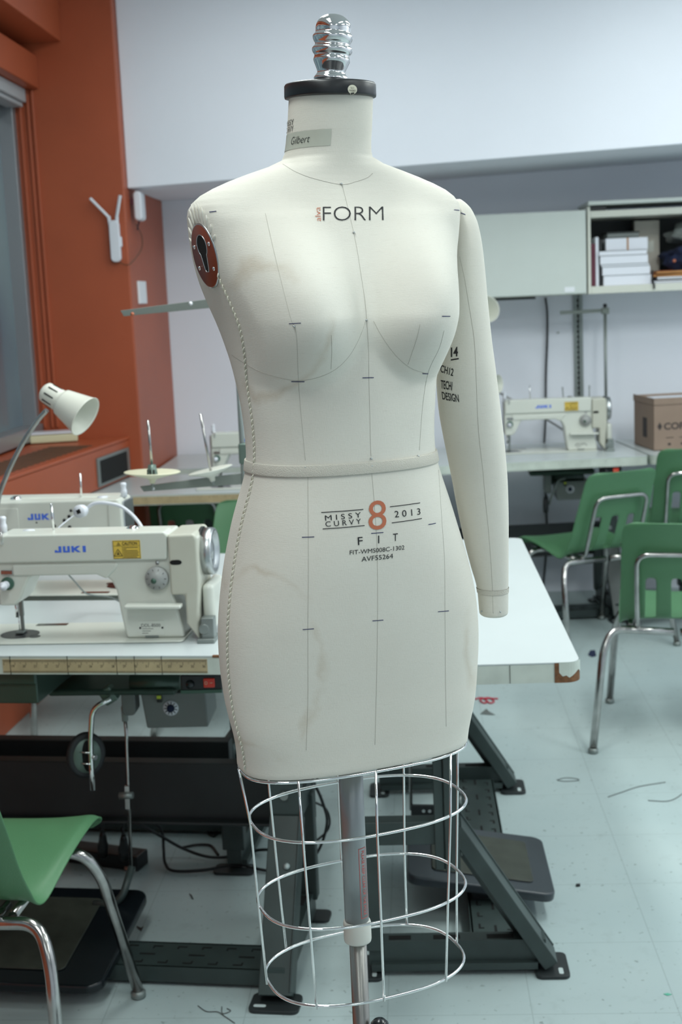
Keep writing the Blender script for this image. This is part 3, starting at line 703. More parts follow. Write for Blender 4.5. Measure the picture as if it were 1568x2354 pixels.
def table(loc, rz, W_, Dp, label, frames, H_=.77, ruler=None, u0=.05, cross=True, beam=True, chip=None, rul_mat='ruler_tan'):
    t = empty('sewing_table', loc, rz); tag(t, label, 'table', 'industrial sewing tables')
    MB().slab(rrect(0, 0, W_, Dp, .03), H_-.004, H_).build('tabletop', 'laminate', t, bevel=.001)
    MB().slab(rrect(.0005, .0005, W_-.0005, Dp-.0005, .03), H_-.042, H_-.0042).build('edge_band', 'edge_band', t)
    for x in frames: kleg(t, x, u0, Dp, H_-.042)
    if cross:
        x0, x1 = frames[0]+.04, frames[1]-.04
        cbm = MB().box((x0, u0+.06, .04), (x1, u0+.17, .046)).box((x0, u0+.058, .010), (x1, u0+.064, .046)).box((x0, u0+.166, .010), (x1, u0+.172, .046))
        mb = cbm.m(1); x = x0+.03; k = 0
        while x < x1-.04:
            mb.box((x, u0+.075, .0462), (x+.022, u0+.080, .0468)); mb.box((x+.018, u0+.080, .0462), (x+.022, u0+.088, .0468))
            mb.box((x+.028, u0+.148, .0462), (x+.05, u0+.153, .0468)); mb.box((x+.028, u0+.140, .0462), (x+.032, u0+.148, .0468))
            if k % 2 == 0: mb.box((x+.005, u0+.111, .0462), (x+.042, u0+.117, .0468))
            x += .058; k += 1
        mb.build('perforated_bar', ['steel_green', 'hole'], t)
    if beam: MB().box((frames[0]-.02, u0+.43, .235), (frames[1]+.02, u0+.47, .385)).box((frames[0]-.02, u0+.40, .235), (frames[1]+.02, u0+.43, .243)).build('cross_beam', 'dark_steel', t, bevel=.003)
    if ruler:
        x0, x1, n0, n1, full = ruler; mb = MB()
        mb.box((x0, -.0012, H_-.038), (x1, .0004, H_-.008)); rl = mb.build('ruler_tape', rul_mat, t)
        mb = MB(); st = (x1-x0-.006)/(n1-n0); i = 0
        steps = int((n1-n0)*(8 if full else 2))
        for i in range(steps+1):
            x = x0+.003+i*st/(8 if full else 2); L_ = .011 if i % 8 == 0 else (.007 if i % 4 == 0 else .0045)
            mb.box((x-.0003, -.0016, H_-.010-L_), (x+.0003, -.0012, H_-.010))
            if full: mb.box((x-.0003, -.0016, H_-.036), (x+.0003, -.0012, H_-.0335))
        if full:
            mb.box((x0, -.0016, H_-.0106), (x1, -.0012, H_-.0100)); mb.box((x0, -.0016, H_-.0366), (x1, -.0012, H_-.0360))
            for k in range(n0+1, n1+1):
                x = x0+.003+(k-n0)*st; put_text(mb, str(k), (x-.0075, -.0016, H_-.026), (.0062, 0, 0), (0, 0, .0055))
        mb.build('ruler_marks', 'ink', rl, fixn=False)
    return t
# A: the near table on the left, the one with the large machine
A_rz = radians(-5.6)
corner = oz(500, 1507, .77)
ca, sa = cos(A_rz), sin(A_rz)
WA = 1.22
ofr = .125                                                    # the table runs on this far behind the form
A0 = Vector((corner.x+ofr*ca-WA*ca, corner.y+ofr*sa-WA*sa, 0))
rx1 = WA-ofr-(500-474)/1120.
TA = table(A0, A_rz, WA, .52, 'white sewing table with a tan ruler taped along its front edge', (.08, WA-.030), ruler=(rx1-.914/36*18, rx1, 18, 36, True), u0=-.04)
MB().box((rx1+.012, -.0010, .7655), (rx1+.075, .006, .7702)).box((rx1+.03, -.0012, .759), (rx1+.06, .004, .766)).build('chipped_edge', 'particle_board', TA)
for i, x in enumerate((rx1-.31, rx1-.20, rx1-.16, rx1-.10, rx1-.44)):
    MB().box((x, -.0019, .7285), (x+.0008, 0, .769)).build('edge_crack', 'hole', TA)
fr_ = [c for c in TA.children if c.name.startswith('leg_frame')][-1]
MB().lathe([(.0075, 0), (.0001, .0006)], Matrix.Translation((.012, .125, .262)) @ Matrix.Rotation(radians(58), 4, 'X'), 18).build('strut_hole', 'floor_glint', fr_)
MB().box((.36, .02, .655), (.68, .35, .725)).box((.36, .014, .70), (.68, .022, .727)).build('drawer', 'oil_green', TA, bevel=.006)
# B: table on the right, turned ninety degrees, bare top
cB, cB2 = oz(1335, 1521, .77), oz(1196, 1231, .77)
B_rz = math.atan2(cB2.y-cB.y, cB2.x-cB.x); WB = 1.36
TB = table((cB.x, cB.y, 0), B_rz, WB, .555, 'bare white sewing table with a broken corner, end on to the camera', (.215, 1.30), u0=.05, beam=False)
mb = MB()
# broken laminate at the near corner: bare board with two flakes of band still on
cr = rrect(-.0012, -.0012, WB, .2, .031, 8)[18:27]
band = [Vector((-.0014, .052)), Vector((-.0014, .04))]+[Vector(p) for p in cr]+[Vector((.028, -.0014))]
def strip(mb, pts, zlo, zhi):
    k = len(pts); mb.add([(p[0], p[1], z) for z in (zlo, zhi) for p in pts], [(i, i+1, k+i+1, k+i) for i in range(k-1)])
strip(mb, band, .7278, .7685)
mb.build('broken_corner', 'particle_board', TB, fixn=False)
mb = MB(); b2 = [p*1.0+Vector((-.0008, -.0008)) for p in band]
fl = [Vector((-.0024, .043)), Vector((-.0024, .036))]+[Vector(p)-Vector((.0010, .0010)) for p in cr]+[Vector((.03, -.0026))]
zl = [.749, .741, .743, .738, .741, .745, .749, .752, .747, .744, .748, .752]; k_ = len(fl)
mb.add([(p[0], p[1], z_) for p, z_ in zip(fl, zl)]+[(p[0], p[1], .7702) for p in fl], [(i, i+1, k_+i+1, k_+i) for i in range(k_-1)])
mb.build('band_flake', 'edge_band', TB, fixn=False)
for x in (.14,): MB().box((-.0012, x, .729), (0, x+.0008, .766)).build('edge_crack', 'hole', TB)
# C: back to back with A
C_rz = A_rz+pi; WC = 1.22
cC = A0+Vector((ca*(WA-.06)-sa*1.12, sa*(WA-.06)+ca*1.12, 0))
TC = table(cC, C_rz, WC, .53, 'white sewing table back to back with the ruler table, its user side away', (.215, WC-.1), u0=.10)
# D, E: rows behind on the left;   F, G: along the back wall on the right
dl = oz(300, 1140, .77); TD = table((-1.38, dl.y+.02, 0), radians(-1.5), 1.25, .60, 'white sewing table in the middle row on the left, ruler along its edge', (.10, 1.10), ruler=(.05, 1.2, 0, 36, False))
TE = table((-1.185, 5.87, 0), 0, .965, .58, 'white sewing table against the back wall on the left', (.2, .88), u0=.07)
fe, fe2 = oz(1180, 1062, .77), oz(1480, 1046, .77)
F_rz = math.atan2(fe2.y-fe.y, fe2.x-fe.x)*.7
TF = table((fe.x-.62*cos(F_rz), fe.y-.62*sin(F_rz), 0), F_rz, 1.22, .66, 'white sewing table against the back wall under the closed cabinet', (.30, 1.12), ruler=(.10, 1.03, 0, 36, False), rul_mat='edge_band', u0=.12)
TG = table((fe.x+.612*cos(F_rz), fe.y+.612*sin(F_rz), 0), F_rz, 1.22, .66, 'white sewing table against the back wall carrying the carton', (.30, 1.12), u0=.12)

# treadle of a table: pedal, lever, rod (parts of the table that they drive)
def pedal(parent, u0, xm, w_=.42, rod_x=None, ztop=.62):
    p = empty('treadle', (xm, u0, 0)); p.parent = parent
    poly = rrect(-w_/2, -.10, w_/2, .26, .03)
    tl = Matrix.Translation((0, .10, .085)) @ Matrix.Rotation(radians(9), 4, 'X') @ Matrix.Translation((0, -.08, 0))
    MB().slab(poly, -.012, .012, tl).build('pedal_plate', 'pedal_slate', p, bevel=.005)
    MB().slab(rrect(-w_/2+.05, -.05, w_/2-.05, .20, .015), .0122, .016, tl).build('tread_pad', 'pad_worn', p, bevel=.002)
    for s in (-1, 1): MB().box((s*.12-.015, .05, .04), (s*.12+.015, .12, .07)).build('pedal_bracket', 'dark_steel', p, bevel=.003)
    return p
pb = pedal(TB, .09, .60, .34)
r0_, r1_ = TB.matrix_basis.inverted() @ oy(950, 1700, 3.3), TB.matrix_basis.inverted() @ oy(945, 1862, 3.3)
MB().tube([Vector((r0_.x, r0_.y, .70)), r1_], .0045, 8).build('treadle_rod', 'worn_chrome', TB)
q1 = TB.matrix_basis.inverted() @ oy(1010, 1864, 3.3)
MB().bar(r1_, (q1.x, q1.y-.02, q1.z), .012, .03).build('lever', 'dark_steel', TB, bevel=.002)
for k in range(4):
    c = r1_.lerp(Vector((q1.x, q1.y-.02, q1.z)), .35+.17*k); 
    d = TB.matrix_basis.inverted().to_3x3() @ Vector((0, -1, 0)); MB().cyl(c+d*.006, c+d*.0068, .0045, n=12).build('lever_hole', 'floor_glint', TB)
IA = TA.matrix_basis.inverted()
pa = empty('treadle', IA @ Vector((-.95, 2.8, 0))); pa.parent = TA
tl = Matrix.Translation((0, 0, .07)) @ Matrix.Rotation(radians(7), 4, 'X')
MB().slab(rrect(-.27, -.19, .25, .19, .035), -.014, .010, tl).build('pedal_plate', 'black_gloss', pa, bevel=.006)
MB().slab(rrect(-.22, -.14, .15, .14, .015), .0102, .014, tl).build('tread_pad', 'pad_worn', pa, bevel=.002)
rod = [IA @ oy(x, y, 2.95) for x, y in ((287, 1640), (291, 1700), (296, 1830), (301, 1990))]
MB().tube(rod, .0042, 8).build('treadle_rod', 'worn_chrome', TA)
MB().bar(IA @ oy(285, 1622, 2.95), IA @ oy(288, 1658, 2.95), .013, .013).build('rod_end', 'grey_metal', TA, bevel=.002)
MB().bar(IA @ oy(292, 1806, 2.945), IA @ oy(294, 1860, 2.945), .007, .012).build('rod_sleeve', 'worn_chrome', TA, bevel=.001)
mb = MB(); c = IA @ oy(293, 1828, 2.94); mb.cyl(c+Vector((-.02, 0, -.002)), c+Vector((.014, 0, 0)), .008, n=10); mb.build('rod_clamp', 'grey_metal', TA)
MB().tube(arc([IA @ oy(303, 1992, 2.94), IA @ oy(283, 2058, 2.9), IA @ oy(262, 2078, 2.9), IA @ oy(215, 2078, 2.9)], .03), .009, 10).build('treadle_lever', 'steel_green', TA)
mb = MB(); c = IA @ oy(303, 1998, 2.94); mb.cyl(c+Vector((-.018, 0, 0)), c+Vector((.008, 0, 0)), .006, n=10); mb.build('lever_bolt', 'silver', TA)

# ------------------------------------------------------------------ sewing machine head
K = 1/1015.
def X(px): return (px-210)*K
def Zm(py): return (1469-py)*K*1.015
def machine(label, model=True):
    m = empty('sewing_machine'); tag(m, label, 'sewing machine', 'industrial sewing machines')
    bed = [(X(-75), .0), (X(428), .0), (X(428), .178), (X(-75), .178)]
    MB().slab(rrect(X(-75), 0, X(428), .178, .012), 0, .006).build('bed', 'machine_white', m, bevel=.003)
    MB().slab([(X(25)+.062*cos(a)*.72, .075+.040*sin(a)) for a in [2*pi*i/28 for i in range(28)]], .006, .0068).slab([(X(68)+.013*cos(a), .052+.012*sin(a)) for a in [2*pi*i/20 for i in range(20)]], .006, .0068).build('needle_plate', 'plate_dark', m)
    MB().box((X(36), .150, .006), (X(112), .168, .0072)).build('hinge_plate', 'worn_chrome', m, bevel=.001)
    y0, y1 = .022, .120
    arm = [(X(2), Zm(1384)), (X(38), Zm(1384)), (X(54), Zm(1368)), (X(68), Zm(1338)), (X(80), Zm(1318)), (X(230), Zm(1315)), (X(252), Zm(1319)), (X(268), Zm(1333)), (X(277), Zm(1354)), (X(284), Zm(1410)), (X(293), Zm(1462)),
           (X(300), .006), (X(427), .006), (X(425), Zm(1440)), (X(408), Zm(1364)), (X(407), Zm(1226)), (X(10), Zm(1224)), (X(2), Zm(1236))]
    MB().prism(arm, y0, y1).build('arm_casting', 'machine_white', m, bevel=.010, seg=4)
    MB().prism([(X(6), Zm(1285)), (X(400), Zm(1285)), (X(404), Zm(1230)), (X(398), Zm(1222)), (X(22), Zm(1222)), (X(6), Zm(1234))], y0-.008, y0+.05).build('arm_cover', 'machine_white', m, bevel=.009, seg=4)
    MB().prism([(X(40), Zm(1316)), (X(235), Zm(1316)), (X(258), Zm(1326)), (X(285), Zm(1300)), (X(285), Zm(1290)), (X(40), Zm(1290))], y0-.0045, y0+.03).build('arm_ridge', 'machine_white', m, bevel=.006)
    MB().box((X(-3), y0+.005, Zm(1372)), (X(3), y1-.01, Zm(1232))).build('face_plate', 'silver', m, bevel=.004)
    cov = [(X(404), Zm(1229)), (X(466), Zm(1227)), (X(472), Zm(1240)), (X(472), Zm(1335)), (X(466), Zm(1400)), (X(464), Zm(1468)), (X(436), Zm(1428)), (X(436), Zm(1364)), (X(404), Zm(1364))]
    cv = MB().prism(cov, y0-.012, y1+.02).build('belt_cover', 'cover_beige', m, bevel=.007, seg=3)
    MB().prism([(X(421)+.0095*cos(a)+(.004 if cos(a) > 0 else -.004), Zm(1290)+.0055*sin(a)) for a in [2*pi*i/16 for i in range(16)]], y0-.0128, y0-.011).build('slot', 'hole', cv)
    RX = Matrix.Translation((X(470), .082, Zm(1280))) @ Matrix.Rotation(pi/2, 4, 'Y')
    hw = MB().lathe([(.049, 0), (.053, .003), (.053, .022), (.050, .026), (.043, .0262), (.040, .018), (.020, .014), (.018, .020), (.0001, .021)], RX, 40).build('handwheel', 'silver', m)
    MB().lathe([(.056, -.004), (.056, .001)], RX, 40).build('handwheel_gasket', 'rubber', m)
    MB().box((X(470), .03, .02), (X(498), .15, Zm(1345))).build('belt_guard', 'machine_white', m, bevel=.012, seg=3)
    mb = MB(); mb.box((X(472), .0, .0), (X(500), .03, .055)).cyl((X(478), -.002, .030), (X(478), .01, .030), .012, n=14).box((X(462), -.01, 0), (X(502), .05, .010)); mb.build('bobbin_winder', 'grey_metal', m, bevel=.002)
    FR = lambda px, py, y: Matrix.Translation((X(px), y, Zm(py))) @ Matrix.Rotation(pi/2, 4, 'X')
    dl_ = MB(); dl_.lathe([(.0262, 0), (.0262, .009), (.0250, .012), (.017, .0125), (.016, .016), (.0001, .0165)], FR(374, 1326, y0), 40)
    d_ = dl_.build('stitch_dial', 'dial_grey', m)
    MB().lathe([(.0062, .0168), (.0001, .0172)], FR(369, 1330, y0), 20).build('dial_centre', 'green_light', d_)
    mb = MB()
    for k in range(10):
        a = 2*pi*k/10; mb.bar((X(374)+.019*cos(a), y0-.0130, Zm(1326)+.019*sin(a)), (X(374)+.0225*cos(a), y0-.0130, Zm(1326)+.0225*sin(a)), .0012, .0008)
    mb.build('dial_marks', 'ink', d_)
    MB().lathe([(.0045, 0), (.004, .002), (.0001, .003)], FR(376, 1292, y0), 14).build('screw', 'silver', m)
    MB().bar((X(302), y0-.020, Zm(1384)), (X(430), y0-.020, Zm(1386)), .008, .030, (0, 1, 0)).build('reverse_lever', 'machine_white', m, bevel=.003)
    if model:
        pl_ = MB().prism(rrect(X(322), Zm(1456), X(383), Zm(1423), .002), y0-.0012, y0).build('model_plate', 'machine_white', m)
        mb = MB(); put_text(mb, 'DDL-8500', (X(330), y0-.0015, Zm(1437)), (X(374)-X(330), 0, 0), (0, 0, .0075))
        for k, wd in enumerate((26, 20, 14)): mb.box((X(331), y0-.0014, Zm(1441.5+k*5)), (X(331+wd), y0-.0012, Zm(1441+k*5)+.0006))
        for q_ in (327, 378): mb.cyl((X(q_), y0-.0016, Zm(1439)), (X(q_), y0-.0012, Zm(1439)), .0025, n=12)
        mb.build('plate_lettering', 'ink', pl_, fixn=False)
        MB().box((X(337), y0-.001, Zm(1461)), (X(368), y0+.001, Zm(1457))).build('small_plate', 'grey_metal', m)
    yf = y0-.0088
    cl = MB().box((X(279), yf-.0004, Zm(1280)), (X(342), yf+.001, Zm(1239))).build('caution_label', 'yellow_label', m)
    mb = MB(); yl = yf-.0008
    def fr(x0, z0, x1, z1, w_=.0007):
        for a in ((x0, z0, x1, z0+w_), (x0, z1-w_, x1, z1), (x0, z0, x0+w_, z1), (x1-w_, z0, x1, z1)): mb.box((a[0], yl, a[1]), (a[2], yl+.0004, a[3]))
    x0, x1, zt, zb_ = X(280), X(341), Zm(1240), Zm(1279.5); fr(x0, zb_, x1, zt); mb.box((x0, yl, zt-.0115), (x1, yl+.0004, zt-.011)); mb.box((x0+.0205, yl, zb_), (x0+.021, yl+.0004, zt-.011))
    put_text(mb, 'CAUTION', (x0+.0205, yl, zt-.0095), (.034, 0, 0), (0, 0, .0070), offset=.02)
    for k, wd in enumerate((.033, .007, .032, .034, .033, .034, .030)): mb.box((x0+.0225, yl, zt-.0155-k*.0036), (x0+.0225+wd, yl+.0004, zt-.0143-k*.0036))
    for cx_, cz_, r in ((x0+.0105, zb_+.0125, .0092), (x0+.0125, zt-.0068, .0040)):
        tr = [(cx_-r, cz_-r*.72), (cx_+r, cz_-r*.72), (cx_, cz_+r*.95)]
        for i in range(3):
            a, b = tr[i], tr[(i+1) % 3]; mb.bar((a[0], yl, a[1]), (b[0], yl, b[1]), r*.13, .0004, (0, 1, 0))
        mb.box((cx_-r*.35, yl, cz_-r*.4), (cx_+r*.35, yl+.0004, cz_-r*.15)); mb.box((cx_-r*.12, yl, cz_-r*.3), (cx_+r*.12, yl+.0004, cz_+r*.3))
    mb.build('caution_lettering', 'ink', cl, fixn=False)
    mb = MB(); put_logo(mb, (X(145), yf-.0002, Zm(1263)), (X(217)-X(145), 0, 0), (0, 0, Zm(1249)-Zm(1263)))
    mb.build('maker_logo', 'blue_logo', m, fixn=False)
    # rear face: logo, screws and plugs
    mb = MB(); put_logo(mb, (X(262), y1+.0006, Zm(1275)), (-.072, 0, 0), (0, 0, .0165)); mb.build('maker_logo', 'blue_logo', m, fixn=False)
    for i, (px, py, r) in enumerate(((385, 1258, .0036), (322, 1256, .0036), (292, 1282, .0036), (238, 1282, .0022), (190, 1292, .0055), (160, 1278, .0052), (146, 1268, .0052), (147, 1296, .0052), (182, 1300, .0018), (140, 1252, .004))):
        MB().lathe([(r, 0), (r*.9, .0012), (.0001, .0013)], Matrix.Translation((X(px), y1, Zm(py))) @ Matrix.Rotation(-pi/2, 4, 'X'), 16).build('plug', 'black', m)
    MB().prism(rrect(X(288), Zm(1300), X(404), Zm(1243), .004), y1, y1+.002).build('rear_panel', 'machine_white', m, bevel=.001)
    MB().prism([(X(0), Zm(1380)), (X(38), Zm(1380)), (X(38), Zm(1232)), (X(0), Zm(1232))], y1-.02, y1+.006).build('head_side', 'machine_white', m, bevel=.005)
    # needle end
    MB().cyl((X(18), .085, Zm(1384)), (X(18), .085, Zm(1425)), .0040, n=12).build('needle_bar', 'chrome', m)
    MB().cyl((X(21), .085, Zm(1421)), (X(21), .085, .008), .0012, n=8).build('needle', 'chrome', m)
    mb = MB(); mb.bar((X(28), .088, Zm(1384)), (X(28), .088, Zm(1423)), .010, .008).box((X(14), .07, .008), (X(34), .10, .012)).bar((X(28), .088, Zm(1423)), (X(28), .088, .010), .008, .006); mb.build('presser_foot', 'grey_metal', m, bevel=.001)
    ten = MB().lathe([(.013, 0), (.013, .003), (.0085, .005), (.0085, .018), (.010, .022), (.0085, .026), (.004, .028), (.004, .034), (.0001, .035)], FR(24, 1334, y0), 24).build('tension_knob', 'white_plastic', m)
    MB().lathe([(.0145, .0), (.015, .004), (.0135, .005)], FR(27, 1332, y0), 24).build('tension_disc', 'green_light', ten)
    mb = MB(); mb.bar((X(14), y0-.004, Zm(1306)), (X(42), y0-.004, Zm(1307)), .010, .003, (0, 1, 0)); mb.build('thread_guide', 'worn_chrome', m, bevel=.002)
    MB().tube([(X(23), y0-.010, Zm(1244)), (X(22), y0-.011, Zm(1218)), (X(24), y0-.011, Zm(1214)), (X(27), y0-.011, Zm(1220)), (X(27), y0-.010, Zm(1240))], .0013, 8).build('thread_hook', 'chrome', m)
    MB().lathe([(.0085, 0), (.0085, .018), (.0065, .022), (.0075, .030), (.0085, .0345), (.006, .038), (.0001, .038)], Matrix.Translation((X(8), .07, Zm(1226))), 20).build('thread_post', 'white_plastic', m)
    MB().cyl((X(127), .07, Zm(1226)), (X(125.5), .07, Zm(1161)), .0024, n=10).build('thread_pin', 'chrome', m)
    MB().lathe([(.016, -.002), (.0145, .002), (.008, .0065), (.004, .0072), (.0001, .0072)], Matrix.Translation((X(310), .075, Zm(1226)+.002)), 24).build('oil_window', 'chrome', m)
    MB().lathe([(.014, -.002), (.013, .003), (.0001, .0045)], Matrix.Translation((X(64), .08, Zm(1226)+.001)), 20).build('top_cap', 'white_plastic', m)
    return m
MA = machine('large cream sewing machine with yellow caution label, left of the dress form')
MA.parent = None
pA = oz(210, 1473, .77); MA.location = (pA.x+.0, pA.y-.030, .77); MA.rotation_euler = (0, 0, radians(-3.0))
# its own lamp on a white goose-neck cable, worn on the head, belongs to the machine
LA = MA.matrix_basis.inverted()
def lp(px, py, y): return LA @ oy(px, py, y)
c = lp(186, 1175, 3.0); c2 = lp(192, 1172, 3.03)
ax_ = (c-c2).normalized()
sl = MB(); rotq = Vector((0, 0, 1)).rotation_difference(Vector((-.25, -1, .05)).normalized()).to_matrix().to_4x4()
sl.lathe([(.0001, -.02), (.010, -.018), (.0145, -.008), (.0155, .006), (.0150, .010), (.0001, .0105)], Matrix.Translation(c) @ rotq, 28)
sl = sl.build('lamp_head', 'white_plastic', MA)
MB().box((-.0055, -.005, .0106), (.0055, .005, .0112), Matrix.Translation(c) @ rotq @ Matrix.Rotation(.15, 4, 'Z')).build('lamp_lens', 'hole', sl)
MB().tube(catmull([c2+Vector((.006, .012, .002)), lp(215, 1158, 3.04), lp(240, 1156, 3.03), lp(275, 1163, 3.02), lp(300, 1180, 3.0), lp(318, 1200, 2.96), lp(330, 1220, 2.93)], 8), .0042, 10).build('lamp_cable', 'white_plastic', MA)
MB().tube(catmull([c2, lp(172, 1184, 3.05), lp(150, 1200, 3.03), lp(125, 1222, 2.98)], 6), .0016, 8).build('lamp_wire', 'white_plastic', MA)
MB().tube(catmull([lp(155, 1318, 3.0), lp(175, 1340, 3.02), lp(195, 1362, 3.05), lp(215, 1368, 3.07), lp(250, 1372, 3.07), lp(278, 1384, 3.05)], 6), .0020, 8).build('rear_wire', 'grey_metal', MA)
# knee lifter and oil pan hang from the bed
def ap(px, py, y): return LA @ oy(px, py, y)
MB().box(ap(135, 1583, 2.93)+Vector((0, -.08, .005)), ap(425, 1556, 2.93)+Vector((0, .10, .0))).build('oil_pan', 'oil_green', MA, bevel=.03, seg=4)
MB().tube([ap(300, 1566, 2.86), ap(415, 1568, 2.86)], .018, 16).build('pan_pipe', 'oil_green', MA)
MB().bar(ap(240, 1580, 2.86), ap(262, 1612, 2.86), .034, .03, (0, 1, 0)).build('knee_clamp', 'grey_green', MA, bevel=.005)
kl = MB().tube(arc([ap(256, 1606, 2.84), ap(212, 1628, 2.84), ap(207, 1720, 2.84), ap(214, 1816, 2.83)], .045, 8), .0062, 12).build('knee_lifter_rod', 'chrome', MA)
kc = ap(197, 1735, 2.855)
kr = Matrix.Translation(kc) @ Matrix.Rotation(radians(38), 4, 'Z') @ Matrix.Rotation(pi/2, 4, 'X')
kp = MB().lathe([(.0001, -.012), (.040, -.010), (.046, -.003), (.046, .006), (.040, .010)], kr @ Matrix.Diagonal((1, 1.18, 1, 1)), 36).build('knee_pad', 'rubber', MA)
MB().lathe([(.034, .0085), (.033, .011), (.0001, .0112)], kr @ Matrix.Diagonal((1, 1.22, 1, 1)), 32).build('pad_plate', 'grey_green', kp)
MB().lathe([(.013, .0113), (.0001, .0116)], kr @ Matrix.Diagonal((1, 2.9, 1, 1)), 28).build('pad_slot', 'hole', kp)
for dz in (.013, -.014):
    MB().tube([kc+Vector((-.012, -.018, dz)), kc+Vector((.018, -.024, dz))], .0018, 8).build('pad_clip', 'chrome', kp)
MB().cyl(kc+Vector((.018, -.014, 0)), kc+Vector((.030, -.020, 0)), .006, n=10).build('pad_screw', 'silver', kp)

def put(m, loc, rz=0., s=1.):
    m.location = loc; m.rotation_euler = (0, 0, rz); m.scale = (s, s, s); return m
def base_copy(src, skip=()):
    c = src.copy(); COL.objects.link(c)
    for ch in src.children:
        if any(ch.name.startswith(k) for k in skip): continue
        copy_tree(ch, c)
    return c
EXTRA = ('lamp_head', 'lamp_cable', 'lamp_wire', 'rear_wire', 'oil_pan', 'pan_pipe', 'knee_clamp', 'knee_lifter_rod', 'knee_pad')
mc = base_copy(MA, EXTRA+('model_plate', 'small_plate', 'caution_label'))
ce = oy(290, 1225, 3.30)
# rotated half a turn, so its needle end is on the viewer's right
put(mc, Vector((ce.x, ce.y, .77))+Vector((cos(A_rz), sin(A_rz), 0))*X(2)+Vector((0, .13, 0)), A_rz+pi); mc['label'] = 'cream sewing machine seen from behind, beyond the large one with the caution label'
for ch in mc.children:
    if ch.name.startswith('thread_post'): pass
mf = base_copy(MA, EXTRA); pf = oz(1267, 1043, .77); put(mf, (pf.x, pf.y+.02, .77), 0); mf['label'] = 'cream sewing machine on the far table right of the padded arm'
md = base_copy(MA, EXTRA); pd_ = oz(484, 1128, .77); put(md, (pd_.x+.195, pd_.y, .77), radians(-2), .92); md['label'] = 'cream sewing machine half hidden by the dress form waist, behind the spool plates'
# knee lifter of the far machine
IF = mf.matrix_basis.inverted()
def fp(px, py, y=5.95): return IF @ oy(px, py, y)
MB().tube(arc([fp(1300, 1100), fp(1284, 1103), fp(1272, 1130), fp(1262, 1160)], .03), .005, 8).build('knee_lifter_rod', 'grey_metal', mf)
MB().lathe([(.0001, -.01), (.03, -.008), (.034, 0), (.03, .008), (.0001, .009)], Matrix.Translation(fp(1255, 1160)) @ Matrix.Rotation(radians(75), 4, 'Z') @ Matrix.Rotation(pi/2, 4, 'X') @ Matrix.Diagonal((1, 1.25, 1, 1)), 24).build('knee_pad', 'rubber', mf)
MB().box(fp(1215, 1092)+Vector((0, -.05, 0)), fp(1365, 1075)+Vector((0, .08, 0))).build('oil_pan', 'oil_green', mf, bevel=.01)

# ------------------------------------------------------------------ motors and switch boxes under the tables
def motor(o, s, label, full=True):
    t = empty('sewing_motor', o); tag(t, label, 'motor')
    MB().prism([(-.078, .042), (.076, .046), (.078, -.042), (-.068, -.042)], 0, .14).build('housing', 'grey_paint', t, bevel=.004)
    MB().cyl((-.11, .07, .055), (.06, .07, .055), .034, n=24).build('motor_barrel', 'oil_green', t)
    MB().prism(rrect(-.125, -.01, -.092, .075, .012), .0, .05).build('bracket', 'grey_paint', t, bevel=.003)
    d = MB().lathe([(.0185, 0), (.0180, .002), (.0001, .0022)], Matrix.Translation((-.008, 0, .007)) @ Matrix.Rotation(pi/2, 4, 'X'), 32).build('speed_dial', 'white_plastic', t)
    mb = MB()
    for k in range(11):
        a = 2*pi*k/11+.3; mb.bar((-.008+.010*cos(a), -.0026, .007+.010*sin(a)), (-.008+.016*cos(a), -.0026, .007+.016*sin(a)), .002, .0006, (0, 1, 0))
    mb.build('dial_marks', 'ink', d)
    MB().lathe([(.0095, .002), (.008, .010), (.0001, .0105)], Matrix.Translation((-.008, 0, .007)) @ Matrix.Rotation(pi/2, 4, 'X'), 20).build('dial_knob', 'navy_cloth', d)
    MB().box((-.038, -.012, .024), (-.026, .0, .044)).build('lamp_body', 'black', t, bevel=.002)
    MB().box((-.037, -.0135, .034), (-.027, -.0121, .042)).build('indicator', 'yellow_green', t)
    return t
mo = oy(401, 1634, 2.93); motor((mo.x, mo.y, mo.z), 1, 'grey box motor with white dial under the ruler table')
mo = oy(1315, 1128, 5.96); motor((mo.x, mo.y, mo.z), 1, 'grey box motor with white dial under the far table on the right')
def switch(o, label):
    t = empty('switch_box', o); tag(t, label, 'switch box')
    MB().box((-.045, 0, -.020), (.045, .07, .020)).build('case', 'black', t, bevel=.003)
    MB().box((-.046, -.003, -.021), (.046, .0, -.013)).build('front_lip', 'green_light', t, bevel=.001)
    r = MB().box((.006, -.005, -.008), (.031, 0, .013)).build('rocker_switch', 'red_switch', t, bevel=.002)
    mb = MB(); mb.tube([(.012+.0028*cos(a), -.0053, .003+.0034*sin(a)) for a in [2*pi*i/14 for i in range(14)]], .0004, 5, closed=True); mb.box((.021, -.0055, .0025), (.026, -.005, .0033)); mb.build('switch_mark', 'cream_disc', r)
    MB().lathe([(.010, 0), (.008, .008), (.0001, .0085)], Matrix.Translation((-.024, 0, 0)) @ Matrix.Rotation(pi/2, 4, 'X'), 18).build('fuse_cap', 'black_gloss', t)
    return t
so = oy(462, 1571, 2.74); switch((so.x, so.y, so.z-.001), 'black switch box with red rocker under the ruler table')
so = oy(1406, 1072, 5.75); switch((so.x, so.y, .707), 'black switch box with red rocker under the far table edge')

